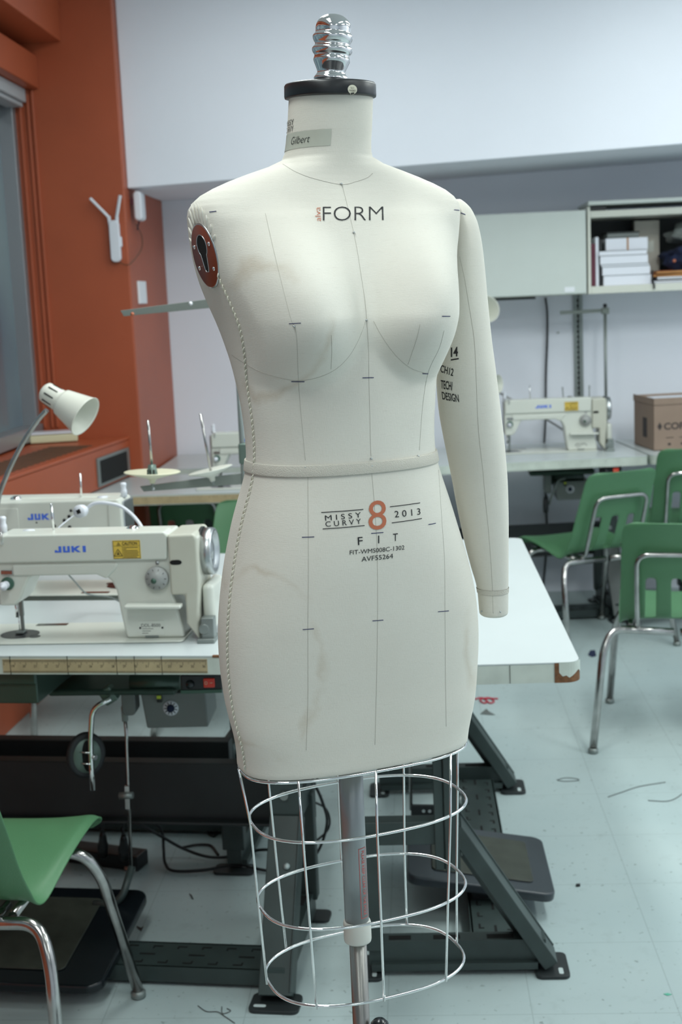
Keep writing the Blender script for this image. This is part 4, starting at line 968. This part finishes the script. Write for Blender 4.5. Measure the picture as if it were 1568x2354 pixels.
# ------------------------------------------------------------------ lamps
def lamp(head, axis, neck_pts, label, s=1., nr=.0062, slots=True):
    t = empty('gooseneck_lamp', neck_pts[-1]); tag(t, label, 'lamp')
    IT = Matrix.Translation(-Vector(neck_pts[-1]))
    q = Vector((0, 0, 1)).rotation_difference(Vector(axis).normalized()).to_matrix().to_4x4()
    T_ = IT @ Matrix.Translation(head) @ q @ Matrix.Scale(s, 4)
    prof = [(.0001, -.052), (.020, -.052), (.0255, -.047), (.0265, -.040), (.0285, .000), (.0290, .004), (.0345, .006), (.0360, .012), (.0515, .076), (.0535, .079), (.0525, .080), (.0500, .076), (.034, .012), (.026, .004), (.0001, .002)]
    sh = MB().lathe(prof, T_, 44).build('lamp_shade', 'cream_plastic', t)
    if slots:
        for k in range(9):
            a = 2*pi*k/9; M_ = T_ @ Matrix.Rotation(a, 4, 'Z')
            MB().box((.0262, -.0018, -.036), (.0284, .0018, -.008), M_).build('vent_slot', 'hole', sh)
    MB().tube([IT @ p for p in catmull(neck_pts, 8)], nr*s, 12).build('gooseneck', 'worn_chrome', t)
    MB().lathe([(.03, 0), (.03, .006), (.02, .02), (.010, .035), (.0001, .035)], Matrix.Translation((0, 0, -.005)), 24).build('clamp_base', 'grey_metal', t)
    return t
YL = 3.22
hd = oy(139, 922, YL)
lamp(hd, (.83, -.26, -.50), [oy(108, 942, YL), oy(84, 970, YL), oy(48, 1026, YL), oy(14, 1096, YL), oy(-6, 1160, YL), oy(-14, 1260, YL), Vector((oy(-14, 1260, YL).x, YL, .785))], 'cream lamp on a chrome gooseneck at the left edge, above the large machine')
h2 = oy(1100, 722, 5.9)
lamp(h2, (.35, -.90, .25), [h2+Vector((-.03, .03, -.03)), h2+Vector((-.05, .06, -.2)), Vector((h2.x-.05, 5.98, .785))], 'cream lamp head peeping out behind the padded upper arm', s=1.15)
h3 = oy(1118, 884, 6.0)
lamp(h3, (.8, -.55, .05), [h3+Vector((.055, .03, -.03)), oy(1150, 904, 6.05), oy(1190, 926, 6.08), oy(1226, 946, 6.1), oy(1290, 985, 6.2), Vector((oy(1332, 1000, 6.25).x, 6.25, .785))], 'cream lamp with straight grey neck behind the padded forearm', s=.8, nr=.006)

# ------------------------------------------------------------------ thread stands
YT = 3.235
st = empty('thread_stand', (oy(561, 1100, YT).x, YT, .77)); tag(st, 'grey thread stand with two spool plates, beside the dress form', 'thread stand')
IS = Matrix.Translation(-st.location)
def sp(px, py, y=YT): return IS @ oy(px, py, y)
px0 = 0.
MB().cyl((.0, 0, .0), (.0, 0, sp(560, 660).z), .007, n=14).build('stand_pole', 'grey_metal', st)
def armbar(pts, nm='spool_arm'):
    MB().add([p+Vector((0, d, 0)) for d in (-.003, .003) for p in pts], [(0, 1, 2, 3), (7, 6, 5, 4), (0, 4, 5, 1), (1, 5, 6, 2), (2, 6, 7, 3), (3, 7, 4, 0)]).build(nm, 'arm_grey', st, bevel=.001)
armbar([sp(277, 714), sp(285, 727), sp(565, 700), sp(565, 676)], 'guide_arm')
armbar([sp(322, 1118), sp(331, 1130), sp(566, 1112), sp(566, 1086)])
for x, y in ((439, 698), (305, 722)): MB().lathe([(.0050, 0), (.0001, .0006)], Matrix.Translation(sp(x, y)+Vector((0, -.0031, 0))) @ Matrix.Rotation(pi/2, 4, 'X'), 18).build('arm_hole', 'white_bright' if x > 400 else 'terracotta', st)
for x, y in ((353, 1123), (489, 1106)): MB().lathe([(.0040, 0), (.0001, .0006)], Matrix.Translation(sp(x, y)+Vector((0, -.0031, 0))) @ Matrix.Rotation(pi/2, 4, 'X'), 18).build('arm_hole', 'white_bright', st)
MB().box(sp(551, 1066)+Vector((0, -.012, 0)), sp(572, 1018)+Vector((0, .012, 0))).build('pole_clamp', 'grey_green', st, bevel=.004)
def plate(c, r, tiltv, mt, nm):
    q = Vector((0, 0, 1)).rotation_difference(Vector(tiltv).normalized()).to_matrix().to_4x4(); T_ = Matrix.Translation(c) @ q
    d = MB().lathe([(.0001, -.026), (.007, -.026), (.0085, -.017), (.014, -.013), (r*.96, .001), (r, .003), (r*.97, .0045), (.014, -.006), (.0001, -.006)], T_, 44).build('spool_plate', mt, st)
    return T_
T1 = plate(sp(350, 1088), .0715, (.035, .02, 1), 'cream_disc', 1)
c1 = MB().lathe([(.0145, -.010), (.0135, .0), (.0095, .022), (.0001, .0225)], T1, 24).build('spool_cone', 'grey_green', st)
for a in (-60, -100, -140): MB().box((.0120, -.002, -.004), (.0138, .002, .010), T1 @ Matrix.Rotation(radians(a), 4, 'Z')).build('cone_slot', 'hole', c1)
MB().cyl(T1 @ Vector((0, 0, .02)), sp(340, 966), .0033, n=10).build('spindle', 'worn_chrome', st)
MB().cyl(T1 @ Vector((0, 0, -.04)), T1 @ Vector((0, 0, -.02)), .0035, n=10).build('stem', 'grey_metal', st)
T2 = plate(sp(484, 1083), .0575, (-.19, .02, 1), 'cream_plastic', 2)
MB().cyl(T2 @ Vector((0, 0, -.01)), sp(461, 951), .0033, n=10).build('spindle', 'worn_chrome', st)
MB().cyl(T2 @ Vector((0, 0, -.036)), T2 @ Vector((0, 0, -.02)), .0035, n=10).build('stem', 'grey_metal', st)
# far stand
YF = 6.3
s2 = empty('thread_stand', (oy(1394, 1000, YF).x, YF, .77)); tag(s2, 'tall thin thread stand behind the far machine, against the back wall', 'thread stand')
IS2 = Matrix.Translation(-s2.location)
def s2p(px, py, y=YF): return IS2 @ oy(px, py, y)
MB().cyl((0, 0, 0), s2p(1391, 700), .0075, n=12).build('stand_pole', 'grey_metal', s2)
MB().lathe([(.009, -.008), (.009, .006), (.0001, .009)], Matrix.Translation(s2p(1391, 702)), 16).build('pole_cap', 'black', s2)
MB().bar(s2p(1288, 719), s2p(1400, 713), .012, .016).build('guide_arm', 'arm_grey', s2)
MB().box(s2p(1383, 722)+Vector((0, -.013, 0)), s2p(1400, 707)+Vector((0, .013, 0))).build('pole_clamp', 'arm_grey', s2, bevel=.003)
MB().bar(s2p(1290, 942), s2p(1395, 938), .012, .016).build('spool_arm', 'arm_grey', s2)
for x0_, y0_, x1_ in ((1297, 938, 1293), (1355, 934, 1355)):
    b_ = s2p(x0_, y0_); e_ = s2p(x1_, y0_-48); MB().cyl(b_, e_, .003, n=8).build('spindle', 'grey_metal', s2)
    MB().lathe([(.012, -.005), (.009, .02), (.004, .03), (.0001, .03)], Matrix.Translation(b_), 16).build('spool_cone', 'grey_metal', s2)

# ------------------------------------------------------------------ back wall, right: cabinets, track, cords
YC = 6.12
cz0, cz1 = 1.478, 1.852
t = empty('wall_cabinet', (.38, YC, cz0)); tag(t, 'closed cream wall cabinet over the far sewing machine', 'cabinet')
MB().box((-.45, .012, 0), (.430, YW-YC, cz1-cz0)).build('carcass', 'cream_plastic', t, bevel=.003)
MB().box((-.45, -.008, .004), (.427, .010, cz1-cz0+.004)).build('door', 'cabinet_cream', t, bevel=.004)
MB().box((-.40, .05, -.012), (.2, .2, -.0005)).build('under_light', 'dark_steel', t, bevel=.003)
a = oy(1298, 672, YC-.01)-t.location; b = oy(1321, 659, YC-.01)-t.location
MB().box((a.x, -.0098, a.z), (b.x, -.0085, b.z)).build('paper_label', 'white_bright', t)
SX0, SX1 = .815, 1.86
t = empty('open_cabinet', (SX0, YC, cz0)); tag(t, 'open cream wall cabinet crammed with papers and cloth', 'cabinet')
dW, dD, dH = SX1-SX0, YW-YC, 1.872-cz0
MB().box((0, 0, 0), (.014, dD, dH)).build('side_panel', 'cream_plastic', t, bevel=.002); MB().box((dW-.014, 0, 0), (dW, dD, dH)).build('side_panel', 'cream_plastic', t, bevel=.002)
MB().box((.014, 0, 0), (dW-.014, dD, .034)).build('bottom_panel', 'cream_plastic', t, bevel=.002)
MB().box((.014, 0, dH-.052), (dW-.014, dD, dH-.022)).build('top_panel', 'cream_plastic', t, bevel=.002)
MB().box((.014, dD-.008, .034), (dW-.014, dD, dH-.052)).build('back_panel', 'dark_steel', t)
MB().box((0, -.03, dH+.002), (dW, dD-.05, dH+.020)).build('raised_door', 'cabinet_cream', t, bevel=.003)
MB().box((.01, .0, dH-.020), (.085, .02, dH+.0)).build('door_hinge', 'black', t, bevel=.002)
ZF = cz0+.034
def cpt(px, py, y): return oy(px, py, y)
def block(name, px0, py0, px1, py1, y, dep, m, label, cat, group=None, bev=.002, z0=None, parts=None):
    a, b = cpt(px0, py1, y), cpt(px1, py0, y); zz0 = a.z if z0 is None else z0
    t = empty(name, ((a.x+b.x)/2, y+dep/2, zz0)); hw_ = abs(b.x-a.x)/2
    tag(t, label, cat, group)
    return t, hw_, b.z-zz0
YS = YC+.03
z = ZF
names = ('bottom', 'second from bottom', 'third from bottom', 'fourth from bottom', 'topmost loose')
hts = [(654, 626), (626, 601), (601, 591), (591, 566), (566, 550)]
for i, (yb, yt) in enumerate(hts):
    xl = 1388-i*2.6; xr = 1497-i*2.4
    a, b = oy(xl, yb, YS), oy(xr, yt, YS); h_ = b.z-a.z
    o = empty('paper_stack', ((a.x+b.x)/2, YS+.12, z)); tag(o, ('%s white paper bundle in the tall pile, open cabinet' % names[i]), 'paper', 'white paper bundles in the open cabinet')
    w_ = (b.x-a.x)/2; 
    MB().box((-w_, -.12, 0), (w_, .12, h_-.0015)).build('sheets', 'white_paper', o, bevel=.002)
    MB().box((-w_+.003, -.121, h_-.0015), (w_-.002, .119, h_)).build('divider_sheet', 'grey_metal', o)
    z += h_+.0003
a, b = oy(1394, 553, YS), oy(1491, 518, YS)
o = empty('paper_stack', ((a.x+b.x)/2, YS+.1, z)); tag(o, 'white card bundle held by a rubber band on top of the pile', 'paper', 'white paper bundles in the open cabinet')
w_ = (b.x-a.x)/2; h_ = b.z-a.z-.004; MB().box((-w_, -.08, 0), (w_, .08, h_)).build('cards', 'white_paper', o, bevel=.003)
mb = MB(); mb.box((.001, -.082, -.0003), (.008, .082, .001)); mb.box((.001, -.0825, 0), (.008, -.0802, h_+.0015)); mb.box((.001, -.0825, h_+.0002), (.008, .082, h_+.0015)); mb.build('rubber_band', 'manila', o)
z2 = z+h_+.002
o = empty('document_box', (o.location.x-.01, YS+.12, z2)); tag(o, 'flat grey box on top of the banded card bundle', 'box')
MB().box((-.075, -.08, 0), (.07, .1, .024)).build('case', 'grey_paint', o, bevel=.003); MB().box((-.077, -.082, .019), (.072, .102, .027)).build('lid', 'dark_steel', o, bevel=.003)
for i, (x0_, x1_, m_, tp_, lb) in enumerate(((1359, 1369, 'maroon', 560, 'maroon binder upright at the left end of the open cabinet'), (1370, 1376, 'white_paper', 545, 'white folder upright between the maroon and black binders'), (1377, 1384, 'black', 550, 'black binder upright beside the white paper pile'))):
    a, b = oy(x0_, 654, YS+.02), oy(x1_, tp_, YS+.02); o = empty('binder', ((a.x+b.x)/2, YS+.14, ZF)); tag(o, lb, 'binder')
    w_ = (b.x-a.x)/2; h_ = b.z-ZF
    MB().box((-w_, -.12, 0), (w_, .12, h_)).build('cover', m_, o, bevel=.002); MB().box((-w_*.6, -.1, h_-.004), (w_*.6, .118, h_+.001)).build('pages', 'white_paper', o)
def blob(name, c, r, m_, label, cat, seed=1, parts=None, group=None, fl=None):
    import mathutils
    rnd = mathutils.noise
    bm = bmesh.new(); bmesh.ops.create_icosphere(bm, subdivisions=4, radius=1)
    for v in bm.verts:
        p = v.co.copy(); k = 1+.35*rnd.noise(p*1.6+Vector((seed, 0, 0)))+.18*rnd.noise(p*4+Vector((0, seed, 0)))
        v.co = Vector((p.x*r[0]*k, p.y*r[1]*k, max(p.z*r[2]*k, -r[2]*.85)))
    me = D.meshes.new(name); bm.to_mesh(me); bm.free(); me.materials.append(M[m_]); me.polygons.foreach_set('use_smooth', [True]*len(me.polygons))
    o = D.objects.new(name, me); COL.objects.link(o); o.location = c
    if label: tag(o, label, cat, group)
    return o
a = oy(1530, 590, YS+.1); fz = ZF+.028+.018
o = empty('document_box', (oy(1490, 560, YS+.2).x, YS+.24, ZF)); tag(o, 'upright grey board box behind the white paper pile', 'box')
bb_ = oy(1518, 505, YS+.2); MB().box((-.06, -.02, 0), (bb_.x-o.location.x, .03, bb_.z-ZF)).build('case', 'twill', o, bevel=.003); MB().box((-.03, -.022, .15), (.03, -.020, .2)).build('spine_label', 'cream_plastic', o)
pz = ZF
for i, (y_, m_, lb, h_) in enumerate(((0, 'white_paper', 'loose white papers lying beside the tall pile, under a black folder', .012), (1, 'black', 'thin black folder between two layers of white papers', .005), (2, 'white_paper', 'white papers on the black folder, under the tan envelopes', .012))):
    o = empty('paper_stack' if m_ == 'white_paper' else 'folder', (1.27+.01*i, YS+.12, pz)); tag(o, lb, 'paper' if m_ == 'white_paper' else 'folder')
    MB().box((-.155, -.12, 0), (.16, .11, h_)).build('sheets', m_, o, bevel=.002); MB().box((-.15, -.122, h_*.4), (.155, .1, h_*.55)).build('edge_sheet', 'grey_metal' if m_ != 'black' else 'dark_steel', o)
    pz += h_+.0004
for i in range(2):
    o = empty('envelope', (1.265+.02*i, YS+.11, pz), radians((-3, 4)[i])); tag(o, ('lower tan envelope under the navy cloth', 'upper tan envelope directly under the navy cloth')[i], 'envelope', 'tan envelopes in the open cabinet')
    MB().box((-.165, -.115, 0), (.15, .1, .012)).build('pouch', 'manila', o, bevel=.004); MB().box((-.165, -.117, .0121), (-.09, .09, .0135)).build('flap', 'orange_paint', o)
    pz += .0142
nb = blob('folded_cloth', (1.30, YS+.12, pz+.05), (.135, .11, .062), 'navy_cloth', 'rumpled navy cloth heaped on the tan envelopes', 'cloth', 3)
bt = MB().lathe([(.008, 0), (.006, .003), (.0001, .004)], Matrix.Translation((-.085, -.098, -.008)) @ Matrix.Rotation(pi/2, 4, 'X'), 16).build('button', 'terracotta', nb)
blob('cloth_bag', (1.33, YS+.14, pz+.165), (.12, .09, .05), 'grey_paint', 'grey cloth bag stuffed above the navy cloth', 'bag', 8)
c_ = [oy(1500, 622, YC-.004), oy(1500, 640, YC-.006), oy(1504, 655, YC-.008), oy(1504, 664, YC-.008)]
tag(MB().tube(catmull(c_, 5), .0045, 8).build('strap', 'black'), 'black strap end hanging over the open cabinet edge', 'strap')
# slotted track on the wall
t = empty('shelf_track', (oy(1331, 900, YW).x, YW, .78)); tag(t, 'slotted grey shelf track running down the back wall', 'shelf track')
mb = MB().box((-.022, -.010, 0), (-.008, 0, .70)).box((.004, -.022, 0), (.020, 0, .70)).box((-.008, -.008, 0), (.004, 0, .70)).m(1)
for k in range(27): mb.box((-.006, -.0086, .01+k*.025), (.002, -.0081, .026+k*.025))
mb.build('channel', ['grey_metal', 'hole'], t)
p = [oy(1254, 684, YW-.02), oy(1258, 720, YW-.02), oy(1258, 780, YW-.02), oy(1255, 860, YW-.02), oy(1254, 960, YW-.03), oy(1251, 1022, YW-.05)]
p += [Vector((p[-1].x, YW-.012, .70)), Vector((p[-1].x+.01, YW-.012, .3)), Vector((p[-1].x-.02, YW-.05, .02))]
tag(MB().tube(catmull(p, 6), .0055, 8).build('power_cable', 'rubber'), 'black cable hanging from the closed cabinet down the back wall', 'cable')
a = oy(1283, 765, YW-.004); tag(MB().box((a.x-.006, YW-.006, a.z-.002), (a.x+.006, YW-.001, a.z+.003)).build('wall_hook', 'grey_metal', bevel=.001), 'tiny metal hook on the wall left of the shelf track', 'hook')
# carton
q = oz(1504, 1037, .77)
t = empty('carton', (q.x, q.y, .771), radians(8)); tag(t, 'brown copy paper carton, lid off, on the far right table', 'carton')
CW, CD, CH = .44, .29, .232
def wall_(a, b): return MB().box(a, b)
MB().box((0, 0, 0), (CW, .005, CH)).box((0, CD-.005, 0), (CW, CD, CH)).box((0, .005, 0), (.005, CD-.005, CH)).box((CW-.005, .005, 0), (CW, CD-.005, CH)).box((0, 0, 0), (CW, CD, .005)).build('box_walls', 'kraft', t, bevel=.001)
MB().box((-.004, -.004, CH-.026), (CW+.004, 0, CH+.004)).box((-.004, -.004, CH-.026), (0, CD, CH+.004)).build('rim', 'kraft', t, bevel=.001)
MB().box((.008, .008, .006), (CW-.008, CD-.008, CH-.010)).build('paper_inside', 'white_paper', t, bevel=.002)
mb = MB(); put_text(mb, 'COPY', (.045, -.0006, .092), (.125, 0, 0), (0, 0, .032), offset=.03)
mb.add([(.015, -.0006, .108), (.026, -.0006, .090), (.037, -.0006, .108), (.026, -.0006, .128)], [(0, 1, 2, 3)])
for x_ in (.055, .115): mb.box((x_, -.0008, .055), (x_+.035, -.0002, .058)); mb.box((x_+.008, -.0008, .022), (x_+.022, -.0002, .032))
mb.build('carton_lettering', 'ink_faded', t, fixn=False)
mb = MB(); mb.box((-.0008, .10, .05), (-.0002, .16, .14)); mb.build('side_print', 'ink_faded', t, fixn=False)
for o in t.children:
    if o.name.startswith(('carton_lettering', 'side_print')): o.data.materials.clear(); o.data.materials.append(M['ink_faded'])

# ------------------------------------------------------------------ green shell chairs
def shell(parent):
    prof = catmull([(0, .412, .398), (0, .412, .412), (0, .398, .428), (0, .36, .436), (0, .25, .430), (0, .13, .418), (0, .055, .420), (0, .012, .440), (0, -.016, .485), (0, -.042, .55), (0, -.074, .63), (0, -.106, .71), (0, -.128, .757), (0, -.135, .770)], 3)
    n = len(prof)
    us = [-1, -.975, -.92, -.8, -.66, -.545, -.455, -.365, -.25, -.09, 0, .09, .25, .365, .455, .545, .66, .8, .92, .975, 1]
    vs = []; nu = len(us)
    for i, p in enumerate(prof):
        v = i/(n-1); y, z = p.y, p.z
        hw = .205
        if v < .16: hw = .205-.028*((.16-v)/.16)**2.2
        elif v < .5: hw = .205-.017*(v-.16)/.34
        else: hw = .188-.018*min(1, (v-.5)/.36)
        if v > .82: hw = .170-.050*((v-.82)/.18)**2.8
        for u in us:
            e = abs(u)**3; bend = math.exp(-((v-.50)/.13)**2)
            seat = 1 if v < .5 else 0
            zz = z+(.014*e*(1-bend) if v < .5 else 0)-.020*e*bend-(.008 if abs(u) > .95 and v < .55 else 0)
            yy = y+(.022*abs(u)**2.2*min(1, max(0, (v-.52)/.2)))+.034*e*bend
            vs.append((u*hw, yy, zz))
    slots = [(5, 6), (9, 10), (14, 15)]; slot_c = [5, 6, 9, 10, 13, 14]
    z0, z1 = .432, .585
    fs = []
    for i in range(n-1):
        zm = (prof[i].z+prof[i+1].z)/2; inback = prof[i].y < .03 and z0 < zm < z1
        for j in range(nu-1):
            if inback and j in slot_c: continue
            fs.append((i*nu+j, i*nu+j+1, (i+1)*nu+j+1, (i+1)*nu+j))
    mb = MB(); mb.add(vs, fs, True)
    o = mb.build('seat_shell', 'green_shell', parent, fixn=False)
    s = o.modifiers.new('thick', 'SOLIDIFY'); s.thickness = .005; s.offset = 0
    s = o.modifiers.new('sub', 'SUBSURF'); s.levels = 1; s.render_levels = 2
    return o
def chair(label, swivel=False):
    t = empty('classroom_chair'); tag(t, label, 'chair', 'green plastic classroom chairs')
    shell(t)
    for x_, y_ in ((-.12, .30), (.12, .30), (.12, .09), (-.12, .09)):
        MB().lathe([(.0065, .0), (.006, .002), (.0001, .003)], Matrix.Translation((x_, y_, .4300 if y_ > .2 else .4195)), 14).build('rivet', 'hole_dark', t)
    MB().tube(arc([(-.125, .06, .400), (-.125, -.016, .405), (-.125, -.040, .47), (-.122, -.108, .665), (.122, -.108, .665), (.125, -.040, .47), (.125, -.016, .405), (.125, .06, .400)], .045, 6), .0085, 12).build('back_hoop', 'worn_chrome', t)
    if not swivel:
        MB().tube(arc([(-.15, .02, .398), (-.15, .36, .405)], .02), .009, 10).build('seat_rail', 'worn_chrome', t); MB().tube(arc([(.15, .02, .398), (.15, .36, .405)], .02), .009, 10).build('seat_rail', 'worn_chrome', t)
        for s in (-1, 1):
            rl = MB().tube(arc([(s*.01, .01, .385), (s*.205, .005, .392), (s*.235, -.03, .33), (s*.265, -.105, .020)], .055, 7), .0125, 16).build('leg', 'worn_chrome', t)
            MB().lathe([(.0125, .003), (.0165, .006), (.0165, .017), (.0125, .021)], Matrix.Translation((s*.2655, -.107, -.003)), 16).build('foot', 'grey_metal', rl)
            fl = MB().tube(arc([(s*.01, .31, .385), (s*.185, .315, .392), (s*.215, .34, .33), (s*.245, .435, .020)], .055, 7), .0125, 16).build('leg', 'worn_chrome', t)
            MB().lathe([(.0125, .003), (.0165, .006), (.0165, .017), (.0125, .021)], Matrix.Translation((s*.2455, .436, -.003)), 16).build('foot', 'grey_metal', fl)
    else:
        for c_ in list(t.children): c_.location.z += .055
        MB().box((-.11, .08, .375), (.11, .28, .452)).cyl((0, .18, .10), (0, .18, .38), .024, n=20).build('column', 'dark_steel', t)
        for k in range(5):
            a = radians(200+72*k); d = Vector((cos(a), sin(a), 0)); c = Vector((0, .18, 0))
            MB().bar(c+d*.02+Vector((0, 0, .11)), c+d*.27+Vector((0, 0, .075)), .035, .03).build('base_leg', 'black', t, bevel=.005)
            e = Vector((-d.y, d.x, 0))*.020; ca_ = c+d*.27+Vector((0, 0, .029)); MB().cyl(ca_-e, ca_+e, .029, n=18).build('caster', 'rubber', t)
    return t
base = chair('green plastic chair at the lower left, tucked under the ruler table')
def place(c, x, y, yaw, lab): c.location = (x, y, 0); c.rotation_euler = (0, 0, yaw); c['label'] = lab; return c
place(base, -.926, 2.225, radians(-4), 'green plastic chair at the lower left, tucked under the ruler table')
r1 = place(copy_tree(base), .830, 4.18, radians(-12), 'green chair nearest at the right edge, its back turned to the camera')
r2 = place(copy_tree(base), .79, 5.40, radians(25), 'green chair behind the bare table corner, turned towards the left')
k1 = place(copy_tree(base), -.62, 4.72, radians(168), 'green chair between the tables, backrest left of the dress form hips')
k3 = place(copy_tree(base), -1.34, 4.80, radians(207), 'green chair mostly hidden behind the sewing machines on the left')
k2 = place(copy_tree(base), -1.0, 5.65, radians(0), 'green chair whose top edge shows under the spool plates')
r3 = chair('swivel', True); place(r3, 1.19, 5.62, radians(-4), 'green chair at the right edge with black casters, behind the others')

# ------------------------------------------------------------------ under the near tables: power strip, cords, scraps
c = oz(262, 1962, .03)
t = empty('power_strip', (c.x, c.y, 0), radians(-18)); tag(t, 'black power strip with two plugs on the floor behind the green seat', 'power strip')
MB().box((-.13, -.03, 0), (.09, .03, .042)).build('case', 'black', t, bevel=.004); MB().box((-.12, -.02, .0421), (.08, .02, .0428)).build('socket_face', 'dark_steel', t)
for i, (a, top_) in enumerate((((237, 1935), [(236, 1895), (242, 1878), (262, 1869), (300, 1869), (345, 1882), (372, 1912), (376, 1950), (380, 1985), (400, 2002), (470, 2000), (540, 1990), (615, 2002)]),
                              ((285, 1942), [(282, 1900), (287, 1886), (300, 1886), (330, 1900), (375, 1925), (420, 1950), (480, 1970), (540, 1968), (590, 1955), (625, 1953)]))):
    hh = [.16, .20, .22, .20, .14, .08, .04, .012, .008, .008, .008, .008] if i == 0 else [.15, .18, .17, .13, .07, .03, .012, .008, .008, .03]
    P_ = [oz(x, y, h_) for (x, y), h_ in zip(top_, hh)]
    b_ = oz(a[0], a[1]+30, .046); p1 = oz(a[0]-1, a[1]-22, .13)
    pl_ = MB().tube([b_, b_.lerp(p1, .45), b_.lerp(p1, .5), b_.lerp(p1, .8), p1], [.013, .015, .012, .010, .006], 12).build('plug', 'black')
    o = empty('cable', b_); tag(o, ('left black plug and cord looping from the power strip over the floor', 'right black plug and cord crossing under the tables')[i], 'cable', 'cords in the power strip')
    pl_.parent = o; pl_.location = -b_
    k_ = MB().tube([p-b_ for p in catmull([p1]+P_, 8)], .0042, 8).build('cord', 'rubber', o)
p = [oz(722, 1800, .25), oz(740, 1840, .2), oz(752, 1890, .12), oz(735, 1950, .04), oz(705, 1985, .01), oz(660, 1998, .008)]
tag(MB().tube(catmull(p, 8), .004, 8).build('cable', 'rubber'), 'black cable hanging down between the table legs left of the pole', 'cable')
p = [oz(760, 1700, .45), oz(735, 1780, .3), oz(705, 1830, .2), oz(750, 1860, .12), oz(755, 1905, .06), oz(712, 1945, .01)]
tag(MB().tube(catmull(p, 8), .003, 8).build('cable', 'rubber'), 'thin black cable bowing beside the pole of the dress form', 'cable')
rnd = random.Random(3)
def scrap(pts, m_, label, cat='scrap', h_=.002, z=.0006, group=None):
    P_ = [oz(x, y, z) for x, y in pts]; o = MB().slab([(p.x, p.y) for p in P_], z, z+h_).build('scrap', m_); tag(o, label, cat, group); return o
def thr(name, pts, m_, label, r=.0012, cat='thread', z=.0016):
    o = MB().tube(catmull([oz(x, y, z) for x, y in pts], 6), r, 6).build(name, m_); return tag(o, label, cat)
thr('thread_tangle', [(1092, 1607), (1108, 1604), (1120, 1612), (1112, 1616), (1104, 1608), (1124, 1604), (1136, 1612), (1126, 1616), (1118, 1606), (1145, 1606)], 'red_thread', 'small tangle of red thread on the floor behind the bare table', .0028, z=.004)
scrap([(1104, 1642), (1118, 1630), (1124, 1636), (1138, 1644), (1126, 1644)], 'grey_metal', 'pale grey cloth scrap just below the red thread')
scrap([(1357, 1496), (1368, 1495), (1371, 1508), (1362, 1511), (1352, 1506)], 'navy_cloth', 'dark blue scrap left of the nearest green chair leg')
scrap([(314, 2130), (324, 2134), (330, 2131), (325, 2141)], 'black', 'tiny black triangular scrap near the chair leg at lower left')
scrap([(435, 2055), (441, 2059), (445, 2068), (441, 2066)], 'black', 'black sliver on the floor under the ruler table')
scrap([(1324, 2034), (1334, 2033), (1334, 2038), (1325, 2039)], 'black', 'small black chip alone on the open floor at right', h_=.003)
scrap([(1525, 2285), (1535, 2283), (1545, 2286), (1535, 2289)], 'green_tick', 'small green smear on the floor near the lower right corner', h_=.0005)
thr('cable_tie_coil', [(470, 1890), (486, 1886), (503, 1898), (500, 1912), (486, 1920), (472, 1905), (468, 1893), (480, 1905), (492, 1922), (508, 1900)], 'black', 'black curl of wire on the floor beside the dark table leg', .0035, 'wire', .005)
thr('wire_piece', [(420, 1948), (450, 1942), (478, 1942), (490, 1948), (502, 1965)], 'black', 'short bent black wire under the ruler table', .0035, 'wire', .005)
thr('thread', [(455, 2312), (475, 2325), (500, 2326), (515, 2335), (540, 2352)], 'dark_thread', 'dark loose thread on the floor at the bottom, left of the table foot', .0010)
thr('thread', [(510, 2314), (512, 2330), (530, 2324), (522, 2318)], 'dark_thread', 'short curled dark thread beside the long one at the bottom', .0010)
thr('pin_dropped', [(350, 2164), (362, 2172), (371, 2180)], 'worn_chrome', 'dropped pin on the floor under the ruler table', .0008, 'pin')
thr('thread', [(1398, 1832), (1430, 1821), (1470, 1808), (1530, 1798)], 'dark_thread', 'long straight dark thread on the floor at right', .0013)
thr('thread', [(1280, 1793), (1300, 1788), (1325, 1790), (1330, 1794), (1300, 1796), (1282, 1794)], 'dark_thread', 'looped dark thread on the floor behind the pedal', .0010)
thr('scuff_thread', [(1490, 1840), (1530, 1842), (1552, 1836), (1568, 1825)], 'dark_thread', 'faint thread curving towards the right edge of the floor', .0012)
for o in [o for o in D.objects if o.name.startswith(('pin_dropped', 'scuff_thread'))]: o.name = 'pin' if 'pin' in o.name else 'thread'
